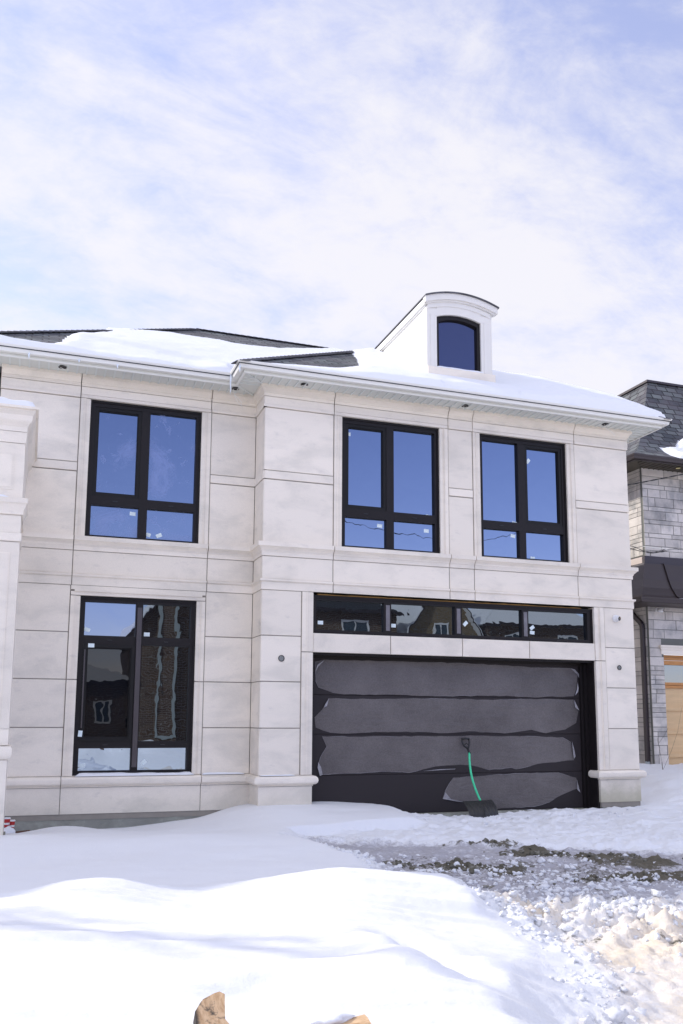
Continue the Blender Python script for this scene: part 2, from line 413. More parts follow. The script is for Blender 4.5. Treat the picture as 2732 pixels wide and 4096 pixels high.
# ------------------------------------------------------------ the ground
def drive_edge(Y):
    # x at which the untouched snow ends and the driveway begins
    return np.interp(Y, [-13, -9.2, -8.4, -7.7, -7.1, -6.3, -5.3, -4.4, -3.6, -2.4, -1.7, -1.2, -.4, 3], [1.9, 2.15, 2.6, 3.0, 3.15, 3.2, 3.2, 3.1, 3.22, 3.0, 3.1, 4.9, 5.0, 5.0])
def ground(X, Y):
    """returns height, and wear masks dirt / ice / tan"""
    de = drive_edge(Y)+fbm(X*1.5, Y*1.5, 4, 3)*.5
    sl_ = sst(-Y, 6.2, 7.2)
    drv = sst(X-de+.22*sl_, -.10, .42+.45*sl_)
    # left yard
    yard = .17+.10*fbm(X*.55, Y*.8, 4, 11)
    yard = yard-.14*sst(Y, -1.0, .3)*sst(X, 2.9, 1.0)+.03
    yard = yard+.13*gs(X, Y, 1.9, -2.4, 1.5, .9)+.10*gs(X, Y, -.2, -2.1, 1.1, .9)
    yard = yard+.16*sst(X, 2.3, 3.2)*sst(Y, -2.2, -.2)
    yard = yard+.10*gs(X, Y, .55, -.15, .5, .35)
    mnd = sst(Y, -4.75, -5.95)*1.0
    mound = .40+.05*fbm(X*.8, Y*.7, 4, 21)+.085*gs(X, Y, .5, -5.75, .42, .6)+.075*gs(X, Y, 2.25, -6.0, .5, .6)-.05*gs(X, Y, 1.15, -6.15, .35, .9)
    mound = mound+.050*fbm(X*.45+Y*.35, Y*3.4+X*.5, 3, 31)+.052*fbm(X*.55, Y*8+X*1.2, 3, 33)
    mound = mound-.05*sst(Y, -8.2, -9.4)*(1+fbm(X*3, Y*3, 4, 8))
    # hollows blown into the mound's flank
    mound = mound-.17*gs(X, Y, 2.12, -8.0, .15, .36, 14)+.07*gs(X, Y, 1.86, -7.9, .16, .42)
    mound = mound-.05*gs(X, Y, 1.0, -8.35, .22, .10, 15)
    mound = mound-.20*sst(X, 1.75, 3.25)*sst(-Y, 6.3, 7.2)
    mound = mound+.016*fbm(X*7, Y*9, 5, 35, .65)
    yard = yard*(1-mnd)+mound*mnd
    # driveway
    dz = .13+.014*Y+.012*fbm(X*1.2, Y*1.2, 4, 41)
    rough = .05*fbm(X*5, Y*6, 5, 51, .6)
    rut = .035*fbm(X*.9+Y*.4, (Y+.35*X)*4.5, 3, 55)
    dz = dz+rough*1.7+rut*1.5+.035*np.clip(fbm(X*11, Y*13, 4, 57, .6), 0, 1)*1.5
    trod = sst(Y+1.75+(X-3)*.52+.4*fbm(X*1.3, Y*1.3, 3, 61), -.15, .45)
    dz = dz+trod*(.05+.10*fbm(X*1.7, Y*2.2, 5, 71)+.05*fbm(X*6, Y*7, 4, 72))
    # snow against the garage door and round its left end
    dz = dz+.13*gs(X, Y, 4.45, -.35, .42, .45)+.09*gs(X, Y, 3.75, -.5, .6, .5)+.05*gs(X, Y, 5.3, -.5, .8, .4)
    dz = dz-.05*gs(X, Y, 6.53, -.42, .32, .22)
    dz = dz+.05*gs(X, Y, 8.9, -.55, .8, .35)+.10*sst(X, 9.2, 10.6)*sst(Y, -2.5, .2)
    dz = dz+.32*sst(X, 9.7, 11.4)*sst(Y, -1.8, 1.8)
    dz = dz-.06*sst(Y, -.22, .05)*(1-gs(X, Y, 4.3, 0, .5, .8))*sst(X, 4.8, 5.4)*(1-sst(X, 8.6, 9.1))
    # ploughed ridges of broken snow
    w1, i1 = worley(X*7.5, Y*7.5, 5); w2, i2 = worley(X*15, Y*15, 9)
    X_ = X+.05*fbm(X*9, Y*9, 3, 12); Y_ = Y+.05*fbm(X*9, Y*9, 3, 13); w1, i1 = worley(X_*6, Y_*6, 5); w2, i2 = worley(X_*15, Y_*15, 9)
    lump = (.75-w1)*(.2+.9*i1)*.11+(.7-w2)*(.4+.8*i2)*.05+.06*fbm(X*20, Y*20, 3, 14)
    ridge = gs(X, Y, 4.05, -6.45, 1.6, .40, -6)+.8*gs(X, Y, 5.4, -6.55, 1.4, .5, 0)+.5*gs(X, Y, 4.4, -5.6, .5, .22, -25)+.5*gs(X, Y, 4.7, -7.2, .9, .5, -30)
    ridge = np.clip(ridge, 0, 1)
    dz = dz+ridge*(.085+lump*1.25+.06*fbm(X*2.5, Y*2.5, 3, 81))
    edge_l = np.exp(-((X-de-.28)/.20)**2)*sst(-Y, 1.9, 2.6)
    dz = dz+edge_l*(.02+lump*.5)
    near = sst(Y, -6.7, -7.3)
    dz = dz+near*(lump*.12+.02*fbm(X*9, Y*9, 4, 91))
    spots = [(3.75, -3.75, .16, .12, 0, .7), (4.25, -4.05, .38, .16, -22, 1.0), (4.62, -4.30, .22, .14, -10, .9), (5.55, -3.55, .42, .15, -25, 1.0),
             (6.0, -3.95, .35, .14, -30, .95), (6.3, -4.35, .3, .14, -30, .9), (5.15, -5.0, .24, .08, -20, .75), (5.85, -5.15, .40, .10, -18, .95),
             (6.4, -5.0, .4, .12, -10, .8), (4.95, -5.55, .2, .10, -10, .6), (5.2, -2.75, .35, .07, -12, .7), (3.9, -4.75, .2, .1, 0, .45), (4.35, -5.25, .3, .12, -20, .5),
             (4.5, -6.3, .12, .08, 0, .5), (3.75, -6.95, .10, .06, 0, .5), (4.25, -7.15, .12, .05, 0, .55), (4.05, -8.3, .16, .04, -15, .75), (4.9, -6.0, .3, .1, 0, .5)]
    dirt = np.zeros_like(X); Xw_ = X; Yw_ = Y
    XD = X+.8*fbm(X*2.2, Y*2.8, 5, 101, .6); YD = Y+.55*fbm(X*2.6, Y*2.8, 5, 102, .6)
    for (x, y, a, b, r_, s_) in spots: dirt = np.maximum(dirt, s_*gs(XD, YD, x, y, a*1.2, b*1.7, r_))
    dirt = np.maximum(dirt, (.40+.5*fbm(X*1.6, Y*4, 5, 103, .6))*np.exp(-((Y+4.4+(X-4.8)*.35)/1.25)**2)*sst(X, 3.3, 3.8))
    dz = dz+.13*np.clip(dirt, 0, 1)*(.30+lump*3.2+fbm(X*8, Y*8, 4, 95)*.5)*sst(Y, -5.9, -5.3)
    ice = (1-trod)*sst(Y, -6.25, -5.8)*drv
    tan = np.clip(ridge*.75+near*.9+.35*gs(X, Y, 3.3, -6.6, .5, .8), 0, 1)*drv
    h = yard*(1-drv)+dz*drv
    return h, dirt*drv, ice, tan, drv
def axis(a, b, fine_a, fine_b, fine, coarse):
    l = list(np.arange(a, fine_a, coarse))+list(np.arange(fine_a, fine_b, fine))+list(np.arange(fine_b, b, coarse))+[b]
    return np.array(l)
xs = axis(-9, 18, -1.2, 8.2, .021, .12); ys = axis(-15.8, 5.0, -9.7, -.0, .021, .12)
X, Y = np.meshgrid(xs, ys, indexing='ij')
H, DI, IC, TA, DV = ground(X, Y)
# yard towards the neighbour
nx, ny = X.shape
V = np.stack([X, Y, H], -1).reshape(-1, 3)
idx = np.arange(nx*ny).reshape(nx, ny)
quads = np.stack([idx[:-1, :-1], idx[1:, :-1], idx[1:, 1:], idx[:-1, 1:]], -1).reshape(-1, 4)
isd = (.25*(DV[:-1, :-1]+DV[1:, :-1]+DV[1:, 1:]+DV[:-1, 1:]) > .04).reshape(-1)
def mesh_np(name, V, Q, mats, col=None, smooth=True):
    used = np.unique(Q); remap = np.full(len(V), -1); remap[used] = np.arange(len(used)); Q = remap[Q]
    me = bpy.data.meshes.new(name); me.vertices.add(len(used)); me.vertices.foreach_set('co', V[used].astype(np.float32).ravel())
    me.loops.add(Q.size); me.loops.foreach_set('vertex_index', Q.astype(np.int32).ravel())
    me.polygons.add(len(Q)); me.polygons.foreach_set('loop_start', np.arange(0, Q.size, Q.shape[1], dtype=np.int32))
    me.polygons.foreach_set('loop_total', np.full(len(Q), Q.shape[1], dtype=np.int32))
    me.update(calc_edges=True); me.validate()
    if smooth: me.polygons.foreach_set('use_smooth', np.ones(len(me.polygons), dtype=bool))
    if col is not None:
        a = me.color_attributes.new('wear', 'FLOAT_COLOR', 'POINT'); a.data.foreach_set('color', col[used].astype(np.float32).ravel())
    for m in (mats if isinstance(mats, list) else [mats]): me.materials.append(m)
    o = bpy.data.objects.new(name, me); sc.collection.objects.link(o); return o
COL = np.stack([DI, IC, TA, np.ones_like(DI)], -1).reshape(-1, 4)
tag(mesh_np('snow_ground', V, quads[~isd], SNOW), kind='structure')
tag(mesh_np('driveway', V, quads[isd], DRIVE, COL), kind='structure')
def gh(x, y):
    return float(ground(np.array([[x]], dtype=float), np.array([[y]], dtype=float))[0][0, 0])
g = MB()
g.add([(-400, -400, -.25), (400, -400, -.25), (400, 400, -.25), (-400, 400, -.25)], [(0, 1, 2, 3)])
tag(g.build('snow_field', SNOW), kind='structure')
g = MB(); g.box(-120, 120, -22.5, -15.9, -.2, -.12)
ROADM = mat('salted asphalt', (.10, .10, .105), .8, var=.4, vscale=1.2, col2=(.35, .35, .37), c2scale=.8)
tag(g.build('road', ROADM), kind='structure')

# ------------------------------------------------------------ the stone house
H0 = empty('stone_house', 'pale limestone two storey house with wide dark garage door and snowy roof', 'house')
Y2 = .55
wall = MB()
J = .0065
def panel(x0, x1, z0, z1, y=0.0, proud=0.0, deep=.28, jl=1, jr=1, jb=1, jt=1):
    wall.box(x0+J*jl, x1-J*jr, y-proud, y+.04, z0+J*jb, z1-J*jt, 0, bev=.004)
    wall.box(x0+(.03 if x0 == 3.13 else 0), x1-(.03 if x1 == C3 else 0), y+.009, y+deep, z0, z1, 1)
C3 = 9.605
def casing(x0, x1, z0, z1, side, y=0.0):
    """moulded vertical trim; side -1 = opening is to the left of it, +1 = to the right"""
    w_ = x1-x0
    a = [(0, .40, .012), (.40, .50, .020), (.50, .60, .008), (.60, 1.0, .002)]
    for f0, f1, pr in a:
        if side > 0: p0, p1 = x0+f0*w_, x0+f1*w_
        else: p0, p1 = x1-f1*w_, x1-f0*w_
        inner = f1 == 1.0; outer = f0 == 0
        wall.box(p0+(J if (outer and side > 0) else 0), p1-(J if (outer and side < 0) else 0), y-pr, y+(.16 if inner else .03), z0+J, z1-J, 0)
    wall.box(x0, x1, y+.009, y+.28, z0, z1, 1) if False else None
    if side > 0: wall.box(x0, x1-.03, y+.009, y+.28, z0, z1, 1)
    else: wall.box(x0+.03, x1, y+.009, y+.28, z0, z1, 1)
ZP, ZT0, ZT1, ZB0, ZB1, ZS0, ZS1, ZM0, ZM1, ZF = .278, .655, .785, 3.463, 3.62, 3.967, 4.165, 5.128, 5.262, 6.24
def upper_panels(x0, x1, y=0.0):
    panel(x0, x1, ZS1, ZM0, y); panel(x0, x1, ZM0, ZM1, y, .010); panel(x0, x1, ZM1, ZF, y)
C3 = 9.605
# upper floor, garage wing
upper_panels(3.13, 4.225); casing(4.225, 4.36, ZS1, ZF, 1); casing(6.02, 6.165, ZS1, ZF, -1)
upper_panels(6.165, 6.605); casing(6.605, 6.74, ZS1, ZF, 1); casing(8.385, 8.53, ZS1, ZF, -1); upper_panels(8.53, C3)
# upper floor, left wing
upper_panels(-.615, .488, Y2); casing(.488, .635, ZS1, ZF, 1, Y2); casing(2.28, 2.425, ZS1, ZF, -1, Y2); upper_panels(2.425, 3.13, Y2)
# middle panels under the sill band
for a, b in ((3.13, 4.225), (4.225, 6.165), (6.165, 6.605), (6.605, 8.53), (8.53, C3)): panel(a, b, ZB1, ZS0)
for a, b in ((-.615, .488), (.488, 2.42), (2.42, 3.13)): panel(a, b, ZB1, ZS0, Y2)
# ground floor pillars
ZJ = (ZT1, 1.455, 2.122, 2.79, ZB0)
for i in range(4):
    panel(3.13, 3.74, ZJ[i], ZJ[i+1]); panel(9.01, C3, ZJ[i], ZJ[i+1])
    panel(-.615, .48, ZJ[i], ZJ[i+1], Y2); panel(2.412, 3.13, ZJ[i], ZJ[i+1], Y2)
for z0, z1 in ((ZT1, 2.565), (2.565, ZB0)):
    casing(3.74, 3.92, z0, z1, 1); casing(8.82, 9.01, z0, z1, -1)
for z0, z1 in ((ZT1, 2.122), (2.122, 3.315)):
    casing(.48, .62, z0, z1, 1, Y2); casing(2.28, 2.412, z0, z1, -1, Y2)
# head trim of the ground floor window
wall.box(.485, 2.407, Y2-.012, Y2+.03, 3.40, ZB0-J, 0); wall.box(.535, 2.357, Y2-.020, Y2+.03, 3.372, 3.40, 0)
wall.box(.487, 2.405, Y2-.002, Y2+.16, 3.32, 3.372, 0); wall.box(.48, 2.412, Y2+.009, Y2+.28, 3.345, ZB0, 1)
# lintel over the garage door
for a, b in ((3.92, 5.162), (5.162, 6.378), (6.378, 7.58), (7.58, 8.82)):
    wall.box(a+J, b-J, .004, .34, 2.568, 2.848, 0, bev=.004); wall.box(a, b, .02, .33, 2.575, 2.84, 1)
# return faces
wall_r = [(ZS1, ZM0), (ZM0, ZM1), (ZM1, ZF), (ZB1, ZS0)]+[(ZJ[i], ZJ[i+1]) for i in range(4)]
for z0, z1 in wall_r:
    pr = .010 if (z0 == ZM0) else 0
    wall.box(3.13-pr, 3.17, .004, .09-J, z0+J, z1-J, 0)
    wall.box(3.13-pr, 3.17, .09+J, Y2-.004, z0+J, z1-J, 0)
    wall.box(3.139, 3.155, .05, Y2+.02, z0, z1, 1)
    wall.box(C3-.1, C3+pr, .045, 9.0, z0+J, z1-J, 0)
wall.box(C3-.3, C3-.004, .10, 9.0, .0, 6.55, 1)
# plinth blocks
for path in ([(-.615, Y2), (.47, Y2)], [(.48, Y2), (2.405, Y2)], [(2.415, Y2), (3.13, Y2), (3.13, 0), (3.925, 0), (3.925, .22)], [(8.825, .22), (8.825, 0), (C3, 0), (C3, 9.0)]):
    wall.sweep([(.0, ZP), (.0, ZT0-.025), (-.12, ZT0-.025), (-.12, ZP)], path)
    wall.sweep([(.0, ZT0-.018), (.012, ZT0-.018), (.012, ZT0), (.045, ZT0+.008), (.068, ZT0+.030), (.076, ZT0+.062), (.069, ZT0+.096), (.046, ZT0+.12), (.0, ZT1+.002), (-.12, ZT1-.004), (-.12, ZT0-.018)], path)
# string courses, frieze and crown, cut at the stone joints
def courses(x_breaks_l, x_breaks_f):
    out = []
    bl = [-.615]+x_breaks_l
    for a, b in zip(bl[:-1], bl[1:]): out.append([(a+J, Y2), (b-J, Y2)])
    out.append([(bl[-1]+J, Y2), (3.13, Y2), (3.13, 0), (x_breaks_f[0]-J, 0)])
    bf = x_breaks_f
    for a, b in zip(bf[:-1], bf[1:]): out.append([(a+J, 0), (b-J, 0)])
    out.append([(bf[-1]+J, 0), (C3, 0), (C3, 9)])
    return out
fb = courses([.488, 2.42], [4.225, 6.165, 6.605, 8.53])
for p in fb:
    wall.sweep([(0, ZS0), (.012, ZS0), (.012, ZS0+.058), (.020, ZS0+.066), (.024, ZS0+.085), (.046, ZS0+.108), (.062, ZS0+.122), (.062, ZS0+.13), (.080, ZS0+.134), (.080, ZS1), (-.1, ZS1+.002), (-.1, ZS0)], p)
    wall.sweep([(0, ZB0), (.010, ZB0), (.010, ZB1-.045), (.030, ZB1-.03), (.036, ZB1-.026), (.036, ZB1), (-.1, ZB1+.002), (-.1, ZB0)], p)
    wall.sweep([(0, 6.292), (.014, 6.292), (.014, 6.405), (-.1, 6.405), (-.1, 6.292)], p)
    wall.sweep([(0, 6.412), (.018, 6.412), (.018, 6.455), (.030, 6.463), (.034, 6.485), (.055, 6.515), (.078, 6.530), (.078, 6.60), (-.1, 6.60), (-.1, 6.412)], p)
    wall.sweep([(-.02, 6.1), (-.009, 6.1), (-.009, 6.6), (-.1, 6.6), (-.1, 6.1)], [q for q in p], 1) if False else None
for a, b, y in ((-.615, .488, Y2), (2.425, 3.11, Y2), (3.100, 4.225, 0), (6.165, 6.605, 0), (8.53, C3+.008, 0)):
    wall.box(a+J, b-J, y-.022, y+.05, ZF+.002, 6.288, 0)
wall.box(3.108, 3.16, -.018, Y2, ZF+.002, 6.288, 0)
for a, b, y in ((.488, 2.425, Y2), (4.225, 6.165, 0), (6.605, 8.53, 0)):
    wall.box(a+J, b-J, y-.012, y+.20, ZF+.002, 6.288, 0)
wall.box(3.15, C3-.2, .06, .30, 6.24, 6.60, 1); wall.box(-.6, 3.2, Y2+.06, Y2+.3, 6.24, 6.60, 1)
wall.box(3.15, C3-.2, .012, .30, ZB0, ZS1-.01, 1); wall.box(-.6, 3.2, Y2+.012, Y2+.3, ZB0, ZS1-.01, 1)
# the part of the wall left of the corner steps back behind the entrance
wall.box(-.615, -.50, Y2+.02, 2.1, .0, 6.6, 0); wall.box(-12, -.56, 2.0, 2.3, -.2, 6.6, 0)
# carcass that keeps the inside dark
wall.box(3.22, C3-.32, .47, 8.9, -.3, 6.62, 1); wall.box(-.58, 3.2, Y2+.32, 8.9, -.3, 6.62, 1)
wall.box(-.6, 3.15, Y2+.012, Y2+.3, .2, .80, 1); wall.box(3.142, 3.91, .012, .3, .2, .80, 1); wall.box(8.84, C3-.012, .012, .3, .2, .80, 1)
wall.box(3.142, 3.3, .2, Y2+.3, .2, 6.60, 1)
wall.box(-12, -.7, 2.31, 9, -.2, 6.5, 1)
smooth_by_angle(wall.build('wall', [STONE, MORTAR], H0), 30)
f = MB()
f.sweep([(-.02, -.6), (-.02, ZP-.008), (-.2, ZP-.008), (-.2, -.6)], [(-.615, Y2), (3.13, Y2), (3.13, 0), (3.90, 0), (3.90, .22)])
f.sweep([(-.02, -.6), (-.02, ZP-.008), (-.2, ZP-.008), (-.2, -.6)], [(8.85, .22), (8.85, 0), (C3, 0), (C3, 9)])
f.box(3.8, 8.95, .18, .9, -.6, .165)
f.build('foundation', CONC, H0)

# ------------------------------------------------------------ windows
def ring(mb, x0, x1, z0, z1, wl, wr, wb, wt, y0, y1, mi=0):
    mb.box(x0, x0+wl, y0, y1, z0, z1, mi); mb.box(x1-wr, x1, y0, y1, z0, z1, mi)
    mb.box(x0+wl, x1-wr, y0, y1, z0, z0+wb, mi); mb.box(x0+wl, x1-wr, y0, y1, z1-wt, z1, mi)
def sticker(parent, x, z, y, a, w_=.085, h_=.056):
    m = MB(); m.box(-w_/2, w_/2, -.0008, 0, -h_/2, h_/2)
    c, s_ = math.cos(R(a)), math.sin(R(a))
    m.v = [(x+p[0]*c-p[2]*s_, y+p[1], z+p[0]*s_+p[2]*c) for p in m.v]
    return m.build('sticker', STICKER, parent)
def upper_window(x0, x1, y, casement, glass, stickers, label):
    z0, z1 = ZS1+.004, ZF-.002
    yf = y+.055; W = x1-x0; zt, zb = 4.80, 4.665
    m = MB()
    ring(m, x0, x1, z0, z1, .072, .072, .045, .085, yf, yf+.11)
    ring(m, x0, x1, z0, z1, .028, .028, .02, .03, yf-.018, yf)
    mc = x0+W*(.495 if casement < 0 else .485); mw = .125
    m.box(mc-mw/2, mc+mw/2, yf+.002, yf+.10, z0+.045, z1-.085)
    m.box(x0+.072, mc-mw/2, yf+.002, yf+.10, zb, zt); m.box(mc+mw/2, x1-.072, yf+.002, yf+.10, zb, zt)
    fr = m.build('window', FRAME, H0); fr['label'] = label
    L = (x0+.072, mc-mw/2); Rr = (mc+mw/2, x1-.072)
    cs = L if casement < 0 else Rr
    s_ = MB(); ring(s_, cs[0], cs[1], zt, z1-.085, .05, .05, .05, .05, yf+.012, yf+.05)
    ring(s_, cs[0]+.05, cs[1]-.05, zt+.05, z1-.135, .012, .012, .012, .012, yf+.024, yf+.05)
    s_.build('sash', SASH, fr)
    for q in (L, Rr):
        h_ = MB(); mid = (q[0]+q[1])/2; h_.box(mid-.035, mid+.035, yf-.004, yf+.004, (zb+zt)/2-.006, (zb+zt)/2+.006)
        h_.build('drain_cover', BLACK, fr)
    for q, a, b in ((L, zt, z1-.085), (Rr, zt, z1-.085), (L, z0+.045, zb), (Rr, z0+.045, zb)):
        g_ = MB(); g_.box(q[0]-.01, q[1]+.01, yf+.055, yf+.062, a-.01, b+.01); g_.build('pane', glass, fr)
    for (sx, sz, a) in stickers: sticker(fr, x0+sx*W, z0+sz*(z1-z0), yf+.0545, a)
    return fr
upper_window(.635, 2.28, Y2, -1, GLASS_SMEAR, [(.40, .30, -22), (.55, .275, 0), (.41, .20, -3), (.55, .055, -12), (.65, .055, 25)], 'window of four smeared blue panes on the left wing')
upper_window(4.36, 6.02, 0, -1, GLASS, [(.08, .885, -4), (.40, .195, -4), (.90, .30, -8), (.88, .185, -2)], 'first floor window beside the inner corner, wires reflected low in it')
upper_window(6.74, 8.385, 0, 1, GLASS, [(.41, .305, -6), (.39, .20, -8), (.585, .83, 50), (.61, .03, -2)], 'first floor window near the right corner')
# ground floor window
def low_window():
    x0, x1, z0, z1 = .62, 2.28, .80, 3.315; yf = Y2+.055
    m = MB(); ring(m, x0, x1, z0, z1, .075, .075, .055, .075, yf, yf+.11)
    ring(m, x0, x1, z0, z1, .03, .03, .02, .03, yf-.018, yf)
    mc, mw = 1.46, .10
    m.box(mc-mw/2, mc+mw/2, yf+.002, yf+.10, z0+.055, z1-.075)
    for a, b in ((2.635, 2.755), (1.165, 1.262)):
        m.box(x0+.075, mc-mw/2, yf+.002, yf+.10, a, b); m.box(mc+mw/2, x1-.075, yf+.002, yf+.10, a, b)
    fr = m.build('window', FRAME, H0); fr['label'] = 'tall ground floor window with three rows of panes reflecting the street'
    L = (x0+.075, mc-mw/2); Rr = (mc+mw/2, x1-.075)
    s_ = MB(); ring(s_, L[0], L[1], 1.262, 2.635, .05, .045, .05, .05, yf-.012, yf+.05); ring(s_, L[0]+.05, L[1]-.045, 1.312, 2.585, .015, .015, .015, .015, yf+.01, yf+.05)
    s_.build('sash', SASH, fr)
    c = MB(); c.box(mc-.034, mc+.034, yf-.030, yf, .90, 3.18); c.build('mullion_cap', PLASTIC_CAP, fr); c = MB(); c.box(L[0]+.012, L[0]+.03, yf-.018, yf-.012, 1.45, 2.55); c.build('mullion_cap', PLASTIC_CAP, fr)
    for q in (L, Rr):
        mid = (q[0]+q[1])/2
        for z in (2.695, 1.213): h_ = MB(); h_.box(mid-.03, mid+.03, yf-.004, yf+.004, z-.006, z+.006); h_.build('drain_cover', BLACK, fr)
    for q, a, b, gm in ((L, 2.755, z1-.075, GLASS), (Rr, 2.755, z1-.075, GLASS_LOW), (L, 1.262, 2.635, SCREEN), (Rr, 1.262, 2.635, GLASS_LOW), (L, z0+.055, 1.165, GLASS_BOT), (Rr, z0+.055, 1.165, GLASS_BOT)):
        g_ = MB(); g_.box(q[0]-.01, q[1]+.01, yf+.055, yf+.062, a-.01, b+.01); g_.build('pane', gm, fr)
    for (x, z, a, yy) in ((.735, 2.84, -18, .0545), (1.58, 2.80, 0, .0545), (.80, 2.61, 0, -.0125), (.755, .93, -6, .0545), (1.60, .96, 40, .0545), (.705, 1.37, 85, -.0125)): sticker(fr, x, z, yf+yy, a)
low_window()
# transom strip over the garage
def transom():
    x0, x1, z0, z1 = 3.92, 8.82, 2.850, 3.425; yf = .06
    m = MB(); ring(m, x0, x1, z0, z1, .065, .10, .06, .07, yf, yf+.12)
    ring(m, x0, x1, z0, z1, .02, .03, .02, .03, yf-.012, yf)
    ms = (5.136, 6.34, 7.545)
    for c in ms: m.box(c-.06, c+.06, yf+.003, yf+.1, z0+.06, z1-.07)
    fr = m.build('window', FRAME, H0); fr['label'] = 'long transom window of four panes over the garage door'
    gfs = mat('grey film strip', (.16, .15, .165), .25, var=.5, vscale=10)
    for c in ms: c_ = MB(); c_.box(c-.030, c+.034, yf-.006, yf+.003, z0+.08, z1-.10); c_.build('mullion_cap', gfs, fr)
    es = [x0+.065, ms[0]-.06, ms[0]+.06, ms[1]-.06, ms[1]+.06, ms[2]-.06, ms[2]+.06, x1-.10]
    for i in range(0, 8, 2):
        g_ = MB(); g_.box(es[i]-.01, es[i+1]+.01, yf+.055, yf+.062, z0+.05, z1-.06); g_.build('pane', GLASS_LOW, fr)
    for i in range(0, 8, 2):
        mid = (es[i]+es[i+1])/2; d = MB(); d.box(mid-.03, mid+.03, yf-.004, yf+.004, z0+.02, z0+.032); d.build('drain_cover', BLACK, fr)
    for x, z, a in ((4.07, 3.02, 0), (5.25, 3.02, 0), (6.49, 3.10, 45), (7.70, 3.08, 35), (7.70, 3.0, -5)): sticker(fr, x, z, yf+.0545, a, .085, .055)
    fo = MB()
    pts = [(4.0+i*.1, 3.436+.006*random.random()) for i in range(47)]
    for i in range(46):
        if True: fo.box(pts[i][0], pts[i+1][0], yf-.015-.012*random.random(), yf+.08, 3.4265, 3.436+.008*random.random())
    fo.build('foam_seal', FOAM, fr)
transom()
